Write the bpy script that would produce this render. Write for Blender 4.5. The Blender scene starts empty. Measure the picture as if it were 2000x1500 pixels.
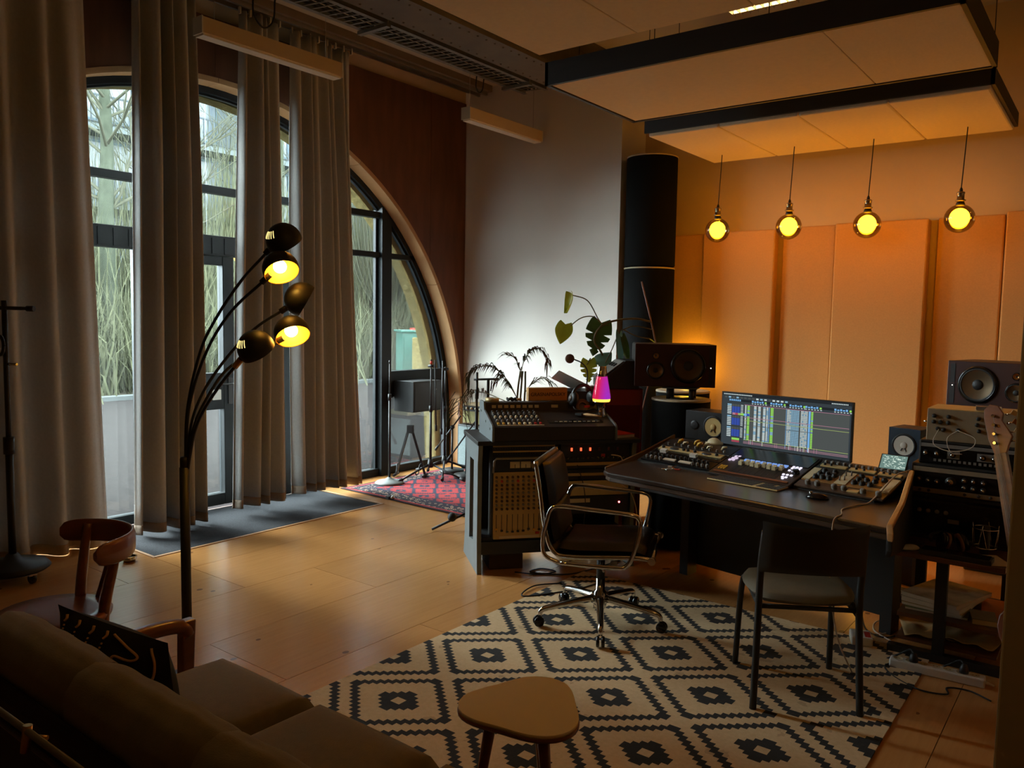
import bpy, math, random
from mathutils import Vector, Matrix, Euler
random.seed(11)
SC = bpy.context.scene
COL = SC.collection
pi = math.pi

# ------------------------------------------------------------------ camera
PITCH, ROLL, YAW, FPX, EYE = 0.0807851, 0.0168289, 0.653347, 1559.6, 1.6
fw = Vector((-math.sin(YAW) * math.cos(PITCH), math.cos(YAW) * math.cos(PITCH), -math.sin(PITCH)))
rt = Vector((math.cos(YAW), math.sin(YAW), 0))
up = rt.cross(fw)
rt = math.cos(ROLL) * rt + math.sin(ROLL) * up
up = rt.cross(fw)
cam = bpy.data.objects.new('camera', bpy.data.cameras.new('camera'))
COL.objects.link(cam)
cam.matrix_world = Matrix(((rt.x, up.x, -fw.x, 0), (rt.y, up.y, -fw.y, 0), (rt.z, up.z, -fw.z, EYE), (0, 0, 0, 1)))
cam.data.sensor_fit = 'HORIZONTAL'
cam.data.sensor_width = 36
cam.data.lens = FPX / 2000 * 36
cam.data.clip_start = 0.05
cam.data.clip_end = 200
SC.camera = cam

# ------------------------------------------------------------------ sky (overcast) and exposure
world = bpy.data.worlds.new('overcast_sky')
SC.world = world
world.use_nodes = True
wbg = world.node_tree.nodes['Background']
wbg.inputs[0].default_value = (0.80, 0.92, 1.0, 1)
wbg.inputs[1].default_value = 22.0
SC.view_settings.view_transform = 'Standard'
SC.view_settings.look = 'None'
SC.view_settings.gamma = 1
SC.view_settings.use_curve_mapping = False
SC.view_settings.exposure = 0.55
SC.cycles.max_bounces = 8
SC.cycles.diffuse_bounces = 4
SC.cycles.glossy_bounces = 3
SC.cycles.transmission_bounces = 4
SC.cycles.transparent_max_bounces = 12
SC.cycles.caustics_reflective = False
SC.cycles.caustics_refractive = False
SC.cycles.sample_clamp_indirect = 4
SC.cycles.use_denoising = True

# bright hazy daylight from beyond the yard
sun = bpy.data.lights.new('hazy_sun', 'SUN')
sun.energy = 17.0
sun.angle = math.radians(50)
sun.color = (.93, .97, 1.0)
so = bpy.data.objects.new('hazy_sun', sun)
COL.objects.link(so)
so.rotation_euler = Vector((.82, .22, -.62)).to_track_quat('-Z', 'Y').to_euler()

# a portal over the arched window: guides sky sampling, gives off no light itself
pd = bpy.data.lights.new('window_portal', 'AREA')
pd.shape = 'RECTANGLE'
pd.size, pd.size_y = 5.9, 3.5
pd.cycles.is_portal = True
po = bpy.data.objects.new('window_portal', pd)
COL.objects.link(po)
po.location = (-6.0, 3.67, 1.75)
po.rotation_euler = (pi / 2, 0, -pi / 2)

# ------------------------------------------------------------------ materials
def S(r, g, b):
    f = lambda c: ((c / 255) / 12.92) if c / 255 <= 0.04045 else (((c / 255) + 0.055) / 1.055) ** 2.4
    return (f(r), f(g), f(b), 1)

MATS = {}
def mat(name, col=(0.5, 0.5, 0.5, 1), rough=0.5, metal=0.0, noise=None, bump=None, emit=None, spec=0.5,
        stretch=(1, 1, 1), coat=0.0, sheen=0.0, alt=None, transl=0.0):
    """noise=(scale, amount): colour variation; bump=(scale, strength)"""
    if name in MATS:
        return MATS[name]
    m = bpy.data.materials.new(name)
    m.use_nodes = True
    nt = m.node_tree
    N, L = nt.nodes, nt.links
    b = N['Principled BSDF']
    b.inputs['Base Color'].default_value = col
    b.inputs['Roughness'].default_value = rough
    b.inputs['Metallic'].default_value = metal
    b.inputs['Specular IOR Level'].default_value = spec
    if coat:
        b.inputs['Coat Weight'].default_value = coat
        b.inputs['Coat Roughness'].default_value = 0.15
    if sheen:
        b.inputs['Sheen Weight'].default_value = sheen
    if emit:
        b.inputs['Emission Color'].default_value = emit[0]
        b.inputs['Emission Strength'].default_value = emit[1]
    if noise or bump:
        tc = N.new('ShaderNodeTexCoord')
        mp = N.new('ShaderNodeMapping')
        mp.inputs['Scale'].default_value = stretch
        L.new(tc.outputs['Object'], mp.inputs['Vector'])
    if noise:
        nz = N.new('ShaderNodeTexNoise')
        nz.inputs['Scale'].default_value = noise[0]
        nz.inputs['Detail'].default_value = 5
        L.new(mp.outputs[0], nz.inputs['Vector'])
        cr = N.new('ShaderNodeValToRGB')
        a = noise[1]
        c2 = alt or tuple(min(1, c * (1 + a)) for c in col[:3]) + (1,)
        c1 = tuple(c * (1 - a) for c in col[:3]) + (1,)
        cr.color_ramp.elements[0].color = c1
        cr.color_ramp.elements[1].color = c2
        cr.color_ramp.elements[0].position = 0.3
        cr.color_ramp.elements[1].position = 0.7
        L.new(nz.outputs['Fac'], cr.inputs['Fac'])
        L.new(cr.outputs['Color'], b.inputs['Base Color'])
    if bump:
        nb = N.new('ShaderNodeTexNoise')
        nb.inputs['Scale'].default_value = bump[0]
        nb.inputs['Detail'].default_value = 4
        L.new(mp.outputs[0], nb.inputs['Vector'])
        bp = N.new('ShaderNodeBump')
        bp.inputs['Strength'].default_value = bump[1]
        bp.inputs['Distance'].default_value = 0.02
        L.new(nb.outputs['Fac'], bp.inputs['Height'])
        L.new(bp.outputs['Normal'], b.inputs['Normal'])
    if transl:
        out = N['Material Output']
        tr = N.new('ShaderNodeBsdfTranslucent')
        tr.inputs['Color'].default_value = col
        mx = N.new('ShaderNodeMixShader')
        mx.inputs[0].default_value = transl
        L.new(b.outputs[0], mx.inputs[1])
        L.new(tr.outputs[0], mx.inputs[2])
        L.new(mx.outputs[0], out.inputs['Surface'])
    MATS[name] = m
    return m

def emis(name, col, strength):
    if name in MATS:
        return MATS[name]
    m = bpy.data.materials.new(name)
    m.use_nodes = True
    nt = m.node_tree
    nt.nodes.remove(nt.nodes['Principled BSDF'])
    e = nt.nodes.new('ShaderNodeEmission')
    e.inputs[0].default_value = col
    e.inputs[1].default_value = strength
    nt.links.new(e.outputs[0], nt.nodes['Material Output'].inputs['Surface'])
    MATS[name] = m
    return m

def clear(name, tint, refl=1.0, rough=0.0):
    """thin clear sheet: see-through with a fresnel reflection"""
    if name in MATS:
        return MATS[name]
    m = bpy.data.materials.new(name)
    m.use_nodes = True
    nt = m.node_tree
    N, L = nt.nodes, nt.links
    N.remove(N['Principled BSDF'])
    t = N.new('ShaderNodeBsdfTransparent')
    t.inputs[0].default_value = tint
    g = N.new('ShaderNodeBsdfGlossy')
    g.inputs['Roughness'].default_value = rough
    fr = N.new('ShaderNodeFresnel')
    fr.inputs[0].default_value = 1.45
    ml = N.new('ShaderNodeMath')
    ml.operation = 'MULTIPLY'
    ml.inputs[1].default_value = refl
    L.new(fr.outputs[0], ml.inputs[0])
    mx = N.new('ShaderNodeMixShader')
    L.new(ml.outputs[0], mx.inputs[0])
    L.new(t.outputs[0], mx.inputs[1])
    L.new(g.outputs[0], mx.inputs[2])
    L.new(mx.outputs[0], N['Material Output'].inputs['Surface'])
    MATS[name] = m
    return m

class G:
    """small node-graph helper for the pattern materials"""
    def __init__(s, name, rough=0.8):
        s.m = bpy.data.materials.new(name)
        s.m.use_nodes = True
        s.N, s.L = s.m.node_tree.nodes, s.m.node_tree.links
        s.b = s.N['Principled BSDF']
        s.b.inputs['Roughness'].default_value = rough
        MATS[name] = s.m
    def obj(s):
        t = s.N.new('ShaderNodeTexCoord')
        x = s.N.new('ShaderNodeSeparateXYZ')
        s.L.new(t.outputs['Object'], x.inputs[0])
        s.vec = t.outputs['Object']
        return x.outputs[0], x.outputs[1], x.outputs[2]
    def f(s, op, a, b=None, c=None):
        n = s.N.new('ShaderNodeMath')
        n.operation = op
        for i, v in enumerate((a, b, c)):
            if v is None:
                continue
            if isinstance(v, (int, float)):
                n.inputs[i].default_value = v
            else:
                s.L.new(v, n.inputs[i])
        return n.outputs[0]
    def mix(s, fac, a, b):
        n = s.N.new('ShaderNodeMix')
        n.data_type = 'RGBA'
        for i, v in ((0, fac), (6, a), (7, b)):
            if isinstance(v, (int, float, tuple)):
                n.inputs[i].default_value = v
            else:
                s.L.new(v, n.inputs[i])
        return n.outputs[2]
    def noise(s, scale, vec=None, detail=4, stretch=None):
        n = s.N.new('ShaderNodeTexNoise')
        n.inputs['Scale'].default_value = scale
        n.inputs['Detail'].default_value = detail
        v = vec or s.vec
        if stretch:
            mp = s.N.new('ShaderNodeMapping')
            mp.inputs['Scale'].default_value = stretch
            s.L.new(v, mp.inputs[0])
            v = mp.outputs[0]
        s.L.new(v, n.inputs['Vector'])
        return n.outputs['Fac']
    def base(s, c):
        s.L.new(c, s.b.inputs['Base Color'])
    def bump(s, h, strength=0.3, dist=0.01):
        n = s.N.new('ShaderNodeBump')
        n.inputs['Strength'].default_value = strength
        n.inputs['Distance'].default_value = dist
        s.L.new(h, n.inputs['Height'])
        s.L.new(n.outputs[0], s.b.inputs['Normal'])

def make_plywood():
    g = G('plywood_floor', 0.33)
    g.obj()
    info = g.N.new('ShaderNodeObjectInfo')
    off = g.N.new('ShaderNodeVectorMath')
    off.operation = 'ADD'
    comb = g.N.new('ShaderNodeCombineXYZ')
    r = g.f('MULTIPLY', info.outputs['Random'], 40)
    g.L.new(r, comb.inputs[0])
    g.L.new(r, comb.inputs[1])
    g.L.new(g.vec, off.inputs[0])
    g.L.new(comb.outputs[0], off.inputs[1])
    v = off.outputs[0]
    n1 = g.noise(5.0, v, 3, (9, 0.6, 1))
    n2 = g.noise(16.0, v, 2, (8, 0.4, 1))
    n3 = g.noise(1.3, v, 2)
    grain = g.f('ADD', g.f('MULTIPLY', n1, 0.7), g.f('MULTIPLY', n2, 0.3))
    c = g.mix(g.f('SMOOTHSTEP', grain, 0.35, 0.66) if False else grain, S(178, 120, 66), S(208, 152, 90))
    # knots: sparse dark ovals
    vo = g.N.new('ShaderNodeTexVoronoi')
    vo.inputs['Scale'].default_value = 4.6
    mp = g.N.new('ShaderNodeMapping')
    mp.inputs['Scale'].default_value = (1, 0.8, 1)
    g.L.new(v, mp.inputs[0])
    g.L.new(mp.outputs[0], vo.inputs['Vector'])
    k = g.f('LESS_THAN', vo.outputs['Distance'], g.f('MULTIPLY', g.f('GREATER_THAN', n3, 0.40), 0.07))
    c = g.mix(g.f('MULTIPLY', k, 0.75), c, S(84, 52, 30))
    tone = g.f('ADD', 0.9, g.f('MULTIPLY', info.outputs['Random'], 0.2))
    hs = g.N.new('ShaderNodeHueSaturation')
    g.L.new(tone, hs.inputs['Value'])
    g.L.new(c, hs.inputs['Color'])
    g.base(hs.outputs[0])
    wear = g.noise(9.0, v, 2, (4, .6, 1))
    g.L.new(g.f('ADD', 0.17, g.f('MULTIPLY', wear, 0.10)), g.b.inputs['Roughness'])
    g.bump(grain, 0.012, 0.01)
    return g.m

def make_diamond_rug():
    """cream rug, black stepped diamonds; object origin at a diamond centre"""
    g = G('diamond_rug', 0.95)
    x, y, z = g.obj()
    PX, PY, K = 0.332, 0.294, 13
    def cell(ox, oy):
        dx = g.f('ABSOLUTE', g.f('SUBTRACT', g.f('PINGPONG', g.f('ADD', x, 40 * PX + ox * PX), PX), 0))
        dy = g.f('ABSOLUTE', g.f('PINGPONG', g.f('ADD', y, 40 * PY + oy * PY), PY))
        i = g.f('FLOOR', g.f('MULTIPLY', dx, K / PX))
        j = g.f('FLOOR', g.f('MULTIPLY', dy, K / PY))
        return g.f('ADD', i, j)
    k = g.f('MINIMUM', cell(0, 0), cell(1, 1))
    ring = g.f('MULTIPLY', g.f('GREATER_THAN', k, 8.5), g.f('LESS_THAN', k, 10.5))
    blob = g.f('MULTIPLY', g.f('GREATER_THAN', k, 0.5), g.f('LESS_THAN', k, 3.5))
    black = g.f('MAXIMUM', ring, blob)
    n = g.noise(60)
    st = g.noise(7, None, 6)
    cream = g.mix(n, S(194, 160, 118), S(220, 190, 146))
    cream = g.mix(g.f('MULTIPLY', g.f('GREATER_THAN', st, 0.66), 0.4), cream, S(146, 116, 84))
    g.base(g.mix(black, cream, g.mix(n, S(22, 21, 20), S(44, 41, 38))))
    g.bump(g.noise(220), 0.5, 0.004)
    return g.m

def make_persian():
    """red rug with navy medallions and cream border; object origin at its middle, 2.1 x 1.6"""
    g = G('persian_rug', 0.95)
    x, y, z = g.obj()
    ax, ay = g.f('ABSOLUTE', x), g.f('ABSOLUTE', y)
    edge = g.f('MINIMUM', g.f('SUBTRACT', 0.95, ax), g.f('SUBTRACT', 0.75, ay))
    px = g.f('PINGPONG', x, 0.15)
    py = g.f('PINGPONG', y, 0.15)
    def q(v):
        return g.f('MULTIPLY', g.f('FLOOR', g.f('MULTIPLY', v, 66)), 0.01515)
    d = g.f('ADD', q(px), q(py))
    med = g.f('LESS_THAN', g.f('PINGPONG', d, 0.06), 0.022)
    vo = g.N.new('ShaderNodeTexVoronoi')
    vo.inputs['Scale'].default_value = 26
    vo.distance = 'MANHATTAN'
    g.L.new(g.vec, vo.inputs['Vector'])
    sp = g.f('LESS_THAN', vo.outputs['Distance'], 0.36)
    red = g.mix(g.noise(40), S(140, 24, 30), S(170, 46, 46))
    navy = S(34, 34, 56)
    c = g.mix(g.f('MULTIPLY', med, g.f('GREATER_THAN', g.noise(9), 0.36)), red, navy)
    c = g.mix(g.f('MULTIPLY', sp, g.f('GREATER_THAN', d, 0.15)), c, navy)
    bord = g.f('LESS_THAN', edge, 0.22)
    bcol = g.mix(g.f('GREATER_THAN', vo.outputs['Distance'], 0.55), g.mix(g.f('LESS_THAN', vo.outputs['Distance'], 0.30), S(170, 150, 124), S(140, 36, 40)), S(44, 36, 50))
    c = g.mix(bord, c, bcol)
    for a, b_, colr in ((0.20, 0.23, navy), (0.03, 0.055, S(170, 40, 44)), (-1, 0.03, S(52, 30, 34))):
        c = g.mix(g.f('MULTIPLY', g.f('GREATER_THAN', edge, a), g.f('LESS_THAN', edge, b_)), c, colr)
    g.base(c)
    g.bump(g.noise(180), 0.5, 0.004)
    return g.m

def make_pavers():
    g = G('brick_paving', 0.8)
    g.b.inputs['Specular IOR Level'].default_value = 0
    x, y, z = g.obj()
    br = g.N.new('ShaderNodeTexBrick')
    br.inputs['Scale'].default_value = 4.5
    br.inputs['Mortar Size'].default_value = 0.012
    br.inputs['Color1'].default_value = S(33, 31, 30)
    br.inputs['Color2'].default_value = S(39, 36, 35)
    br.inputs['Mortar'].default_value = S(27, 26, 25)
    g.L.new(g.vec, br.inputs['Vector'])
    g.base(g.mix(g.f('MULTIPLY', g.noise(1.2), 0.5), br.outputs['Color'], S(37, 35, 34)))
    return g.m

M = {
    'plaster': mat('white_plaster', S(222, 216, 206), 0.85, noise=(2.5, 0.03), bump=(60, 0.05)),
    'back_plaster': mat('cream_plaster', S(200, 172, 130), 0.85, noise=(2.5, 0.04), bump=(60, 0.05)),
    'ceil': mat('ceiling_plaster', S(190, 176, 154), 0.9, noise=(1.6, 0.10), bump=(12, 0.05)),
    'strip': mat('beige_wall_strip', S(196, 168, 134), 0.85, noise=(3, 0.05)),
    'brownply': mat('reddish_brown_board', S(104, 62, 38), 0.55, noise=(3.0, 0.22), stretch=(1, 4, 0.8), bump=(30, 0.04)),
    'reveal': mat('tan_arch_board', S(186, 140, 92), 0.6, noise=(3, 0.18), stretch=(1, 1, 1)),
    'frame': mat('charcoal_window_steel', S(24, 28, 30), 0.45, noise=(6, 0.1), spec=0.25),
    'glass': clear('window_glass', (0.93, 0.97, 0.96, 1), 0.8),
    'stucco': mat('yellow_rough_stone', S(122, 108, 68), 0.95, noise=(9, 0.22), bump=(14, 0.9)),
    'dark_wall': mat('grey_painted_wall', S(168, 164, 152), 0.8, noise=(2, 0.05)),
    'subfloor': mat('dark_subfloor', S(60, 42, 28), 0.9, noise=(5, 0.1)),
    'doormat': mat('charcoal_mat', S(48, 50, 54), 1.0, noise=(140, 0.35), bump=(300, 0.6)),
    'alu': mat('brushed_aluminium', S(176, 170, 160), 0.35, 1.0, noise=(30, 0.05)),
    'galv': mat('galvanised_steel', S(150, 148, 142), 0.45, 0.8, noise=(18, 0.15)),
    'beam': mat('painted_steel_beam', S(92, 82, 66), 0.6, noise=(5, 0.15)),
    'black': mat('black_powdercoat', S(26, 25, 24), 0.5, noise=(8, 0.1)),
    'blackgloss': mat('black_gloss', S(16, 16, 17), 0.22, noise=(8, 0.1)),
    'blackfab': mat('black_cloth', S(13, 13, 12), 0.95, noise=(120, 0.2), bump=(260, 0.3), spec=0.15),
    'chrome': mat('polished_chrome', S(206, 204, 200), 0.12, 1.0, noise=(10, 0.02)),
    'brass': mat('brushed_brass', S(190, 150, 90), 0.3, 1.0, noise=(10, 0.05)),
    'leather': mat('black_leather', S(36, 30, 26), 0.38, noise=(30, 0.15), bump=(160, 0.12)),
    'white': mat('white_plastic', S(214, 210, 200), 0.4, noise=(10, 0.02)),
    'cream': mat('cream_plastic', S(206, 190, 150), 0.5, noise=(20, 0.04)),
    'curtain': mat('oatmeal_curtain', S(192, 190, 186), 0.95, noise=(60, 0.06), bump=(400, 0.15), transl=0.07),
    'hem': mat('curtain_hem', S(168, 150, 132), 0.95, noise=(60, 0.06)),
    'cloudfab': mat('cream_acoustic_fabric', S(226, 206, 176), 0.95, noise=(40, 0.03), bump=(300, 0.1)),
    'panelfab': mat('linen_acoustic_fabric', S(200, 148, 86), 0.95, noise=(90, 0.05), bump=(380, 0.2)),
    'cloudframe': mat('dark_brown_frame', S(34, 25, 18), 0.6, noise=(4, 0.2), stretch=(1, 1, 6)),
    'darkwood': mat('dark_walnut', S(92, 54, 32), 0.4, noise=(4, 0.35), stretch=(1, 8, 8), coat=0.3),
    'redwood': mat('reddish_beech', S(122, 66, 36), 0.35, noise=(4, 0.25), stretch=(1, 1, 6), coat=0.4),
    'lightwood': mat('light_oak', S(206, 158, 98), 0.5, noise=(5, 0.15), stretch=(8, 1, 8)),
    'deskwood': mat('black_brown_desktop', S(52, 40, 32), 0.3, noise=(3, 0.3), stretch=(1, 10, 1), coat=0.2),
    'sofa': mat('olive_brown_velvet', S(112, 98, 72), 0.9, noise=(40, 0.1), bump=(300, 0.15), sheen=0.5),
    'gold': mat('champagne_panel', S(196, 172, 116), 0.45, 0.2, noise=(20, 0.06)),
    'leaf': mat('monstera_green', S(58, 84, 40), 0.4, noise=(12, 0.25), transl=0.25),
    'leaf_yellow': mat('yellow_green_leaf', S(150, 160, 50), 0.45, noise=(12, 0.25), transl=0.35),
    'leaf_blue': mat('blue_green_leaf', S(92, 134, 122), 0.45, noise=(12, 0.2), transl=0.25),
    'palm': mat('palm_green', S(64, 72, 50), 0.55, noise=(12, 0.3), transl=0.2, alt=S(104, 62, 50)),
    'stem': mat('plant_stem', S(104, 94, 58), 0.6, noise=(20, 0.2)),
    'terracotta': mat('brown_pot', S(96, 62, 44), 0.7, noise=(10, 0.1)),
    'cable': mat('black_rubber_cable', S(20, 19, 18), 0.6, noise=(10, 0.1)),
    'cable_w': mat('white_cable', S(196, 180, 158), 0.5, noise=(10, 0.05)),
    'red': mat('red_plastic', S(190, 44, 30), 0.45, noise=(10, 0.05)),
    'yellow': mat('yellow_plastic', S(212, 160, 50), 0.45, noise=(10, 0.05)),
    'paper': mat('off_white_paper', S(198, 184, 160), 0.9, noise=(10, 0.06)),
    'paper_y': mat('yellowed_paper', S(180, 152, 104), 0.9, noise=(10, 0.1)),
    'grey': mat('mid_grey_metal', S(120, 116, 110), 0.5, noise=(10, 0.08)),
    'greyblue': mat('grey_blue_paint', S(104, 112, 114), 0.5, noise=(10, 0.06)),
    'plywood': make_plywood(),
    'rug': make_diamond_rug(),
    'persian': make_persian(),
    'pavers': make_pavers(),
}

# ------------------------------------------------------------------ mesh builder
class MB:
    def __init__(s):
        s.v, s.f, s.mi, s.sm = [], [], [], []
        s.cur = 0
    def mesh(s, vs, fs, smooth=False):
        o = len(s.v)
        s.v += [tuple(p) for p in vs]
        for f in fs:
            s.f.append([i + o for i in f])
            s.mi.append(s.cur)
            s.sm.append(smooth)
        return s
    def box(s, c, d, R=None):
        x, y, z = d[0] / 2, d[1] / 2, d[2] / 2
        vs = [Vector(p) for p in ((-x, -y, -z), (x, -y, -z), (x, y, -z), (-x, y, -z), (-x, -y, z), (x, -y, z), (x, y, z), (-x, y, z))]
        if R is not None:
            vs = [R @ p for p in vs]
        vs = [p + Vector(c) for p in vs]
        return s.mesh(vs, [(3, 2, 1, 0), (4, 5, 6, 7), (0, 1, 5, 4), (1, 2, 6, 5), (2, 3, 7, 6), (3, 0, 4, 7)])
    def bx(s, x0, x1, y0, y1, z0, z1):
        return s.box(((x0 + x1) / 2, (y0 + y1) / 2, (z0 + z1) / 2), (abs(x1 - x0), abs(y1 - y0), abs(z1 - z0)))
    def bar(s, p0, p1, w, h, upv=(0, 0, 1)):
        p0, p1 = Vector(p0), Vector(p1)
        d = (p1 - p0)
        a = d.normalized()
        u = Vector(upv)
        if abs(a.dot(u)) > 0.98:
            u = Vector((1, 0, 0))
        r = a.cross(u).normalized()
        u = r.cross(a)
        R = Matrix((r, a, u)).transposed()
        return s.box((p0 + p1) / 2, (w, d.length, h), R)
    def tube(s, pts, r, n=8, cap=True, smooth=True):
        P = [Vector(p) for p in pts]
        rs = r if isinstance(r, (list, tuple)) else [r] * len(P)
        t0 = (P[1] - P[0]).normalized()
        u = Vector((0, 0, 1)) if abs(t0.z) < 0.9 else Vector((1, 0, 0))
        nrm = (u - t0 * u.dot(t0)).normalized()
        vs, fs = [], []
        for i, p in enumerate(P):
            t = ((P[min(i + 1, len(P) - 1)] - P[max(i - 1, 0)])).normalized()
            nrm = (nrm - t * nrm.dot(t)).normalized()
            b = t.cross(nrm)
            for k in range(n):
                a = 2 * pi * k / n
                vs.append(p + (nrm * math.cos(a) + b * math.sin(a)) * rs[i])
        for i in range(len(P) - 1):
            for k in range(n):
                k2 = (k + 1) % n
                fs.append((i * n + k, i * n + k2, (i + 1) * n + k2, (i + 1) * n + k))
        s.mesh(vs, fs, smooth)
        if cap:
            o = len(s.v) - len(vs)
            s.f.append([o + k for k in range(n)][::-1]); s.mi.append(s.cur); s.sm.append(False)
            e = o + (len(P) - 1) * n
            s.f.append([e + k for k in range(n)]); s.mi.append(s.cur); s.sm.append(False)
        return s
    def cyl(s, p0, p1, r, r1=None, n=16):
        return s.tube([p0, p1], [r, r if r1 is None else r1], n)
    def lathe(s, prof, n=24, c=(0, 0, 0), R=None, smooth=True):
        vs, fs = [], []
        for (r, z) in prof:
            for k in range(n):
                a = 2 * pi * k / n
                p = Vector((max(r, 1e-5) * math.cos(a), max(r, 1e-5) * math.sin(a), z))
                if R is not None:
                    p = R @ p
                vs.append(p + Vector(c))
        for i in range(len(prof) - 1):
            for k in range(n):
                k2 = (k + 1) % n
                fs.append((i * n + k, i * n + k2, (i + 1) * n + k2, (i + 1) * n + k))
        return s.mesh(vs, fs, smooth)
    def sphere(s, c, r, n=16, m=10, sc=(1, 1, 1), R=None):
        prof = [(math.sin(pi * i / m) * r, -math.cos(pi * i / m) * r) for i in range(m + 1)]
        vs, fs = [], []
        for (q, z) in prof:
            for k in range(n):
                a = 2 * pi * k / n
                p = Vector((max(q, 1e-5) * math.cos(a) * sc[0], max(q, 1e-5) * math.sin(a) * sc[1], z * sc[2]))
                if R is not None:
                    p = R @ p
                vs.append(p + Vector(c))
        for i in range(m):
            for k in range(n):
                k2 = (k + 1) % n
                fs.append((i * n + k, i * n + k2, (i + 1) * n + k2, (i + 1) * n + k))
        return s.mesh(vs, fs, True)
    def prism(s, poly, a0, a1, axis='z', smooth=False):
        """poly: 2d points; axis z -> (x,y), axis y -> (x,z), axis x -> (y,z)"""
        def P(p, a):
            return (p[0], p[1], a) if axis == 'z' else ((p[0], a, p[1]) if axis == 'y' else (a, p[0], p[1]))
        n = len(poly)
        vs = [P(p, a0) for p in poly] + [P(p, a1) for p in poly]
        s.mesh(vs, [tuple(range(n))[::-1], tuple(range(n, 2 * n))])
        o = len(s.v) - 2 * n
        for i in range(n):
            j = (i + 1) % n
            s.f.append([o + i, o + j, o + n + j, o + n + i]); s.mi.append(s.cur); s.sm.append(smooth)
        return s
    def grid(s, fn, nu, nv, smooth=True, cu=False):
        vs = [fn(i / nu, j / nv) for j in range(nv + 1) for i in range(nu + (0 if cu else 1))]
        w = nu + (0 if cu else 1)
        fs = []
        for j in range(nv):
            for i in range(nu):
                i2 = (i + 1) % w
                fs.append((j * w + i, j * w + i2, (j + 1) * w + i2, (j + 1) * w + i))
        return s.mesh(vs, fs, smooth)
    def obj(s, name, m, parent=None, loc=None, rot=None, bev=0, seg=2, solid=0, sub=0):
        me = bpy.data.meshes.new(name)
        me.from_pydata(s.v, [], s.f)
        for mm in (m if isinstance(m, (list, tuple)) else [m]):
            me.materials.append(M[mm] if isinstance(mm, str) else mm)
        me.polygons.foreach_set('material_index', s.mi)
        me.polygons.foreach_set('use_smooth', s.sm)
        me.update()
        o = bpy.data.objects.new(name, me)
        COL.objects.link(o)
        if parent is not None:
            o.parent = parent
        if loc is not None:
            o.location = loc
        if rot is not None:
            o.rotation_euler = rot
        if solid:
            k = o.modifiers.new('solid', 'SOLIDIFY'); k.thickness = solid; k.offset = 0
        if sub:
            k = o.modifiers.new('sub', 'SUBSURF'); k.levels = sub; k.render_levels = sub
        if bev:
            k = o.modifiers.new('bevel', 'BEVEL'); k.width = bev; k.segments = seg; k.limit_method = 'ANGLE'
            k.angle_limit = math.radians(40)
        return o

def tag(o, label, cat, group=None):
    o['label'] = label
    o['category'] = cat
    if group:
        o['group'] = group
    return o
def thing(name, label, cat, loc=(0, 0, 0), rz=0.0, group=None, rot=None):
    o = bpy.data.objects.new(name, None)
    o.empty_display_size = 0.1
    COL.objects.link(o)
    o.location = loc
    o.rotation_euler = rot if rot else (0, 0, rz)
    return tag(o, label, cat, group)
def struct(o):
    o['kind'] = 'structure'
    return o
def stuff(o):
    o['kind'] = 'stuff'
    return o
def link_copy(o, parent=None, loc=None):
    c = o.copy()
    COL.objects.link(c)
    if parent is not None:
        c.parent = parent
    if loc is not None:
        c.location = loc
    return c
def dup(root, loc, rz=None, label=None):
    r = root.copy()
    COL.objects.link(r)
    r.location = loc
    if rz is not None:
        r.rotation_euler = (0, 0, rz)
    if label:
        r['label'] = label
    for ch in list(root.children):
        c = link_copy(ch, r)
        for g in list(ch.children):
            link_copy(g, c)
    return r
def text(name, body, size, m, parent, loc, rot, depth=0.0006):
    cu = bpy.data.curves.new(name, 'FONT')
    cu.body = body
    cu.size = size
    cu.align_x = 'CENTER'
    cu.align_y = 'CENTER'
    cu.extrude = depth
    t = bpy.data.objects.new(name, cu)
    COL.objects.link(t)
    me = bpy.data.meshes.new_from_object(t)
    bpy.data.objects.remove(t)
    me.materials.clear()
    me.materials.append(M[m])
    o = bpy.data.objects.new(name, me)
    COL.objects.link(o)
    o.parent = parent
    o.location = loc
    o.rotation_euler = rot
    return o
def bez(pts, n=10):
    """smooth path through points (Catmull-Rom)"""
    P = [Vector(p) for p in pts]
    P = [P[0] * 2 - P[1]] + P + [P[-1] * 2 - P[-2]]
    out = []
    for i in range(1, len(P) - 2):
        for k in range(n):
            t = k / n
            a, b, c, d = P[i - 1], P[i], P[i + 1], P[i + 2]
            out.append(0.5 * ((2 * b) + (c - a) * t + (2 * a - 5 * b + 4 * c - d) * t * t + (3 * b - a - 3 * c + d) * t ** 3))
    out.append(P[-2])
    return out

# ================================================================== THE SETTING
XW, XF = -5.75, -5.90          # inner wall face, window-frame face
YC, ZC, RA = 3.67, 0.495, 2.915  # arch centre and radius
YB, YP, XP = 7.10, 6.64, -3.84   # back wall, white pier face, pier edge
XR, YR, ZT = 1.30, -2.20, 4.02   # right wall, rear wall, ceiling
def arch(y, r=RA):
    d = abs(y - YC)
    return ZC + math.sqrt(r * r - d * d) if d < r else 0.0

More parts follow.
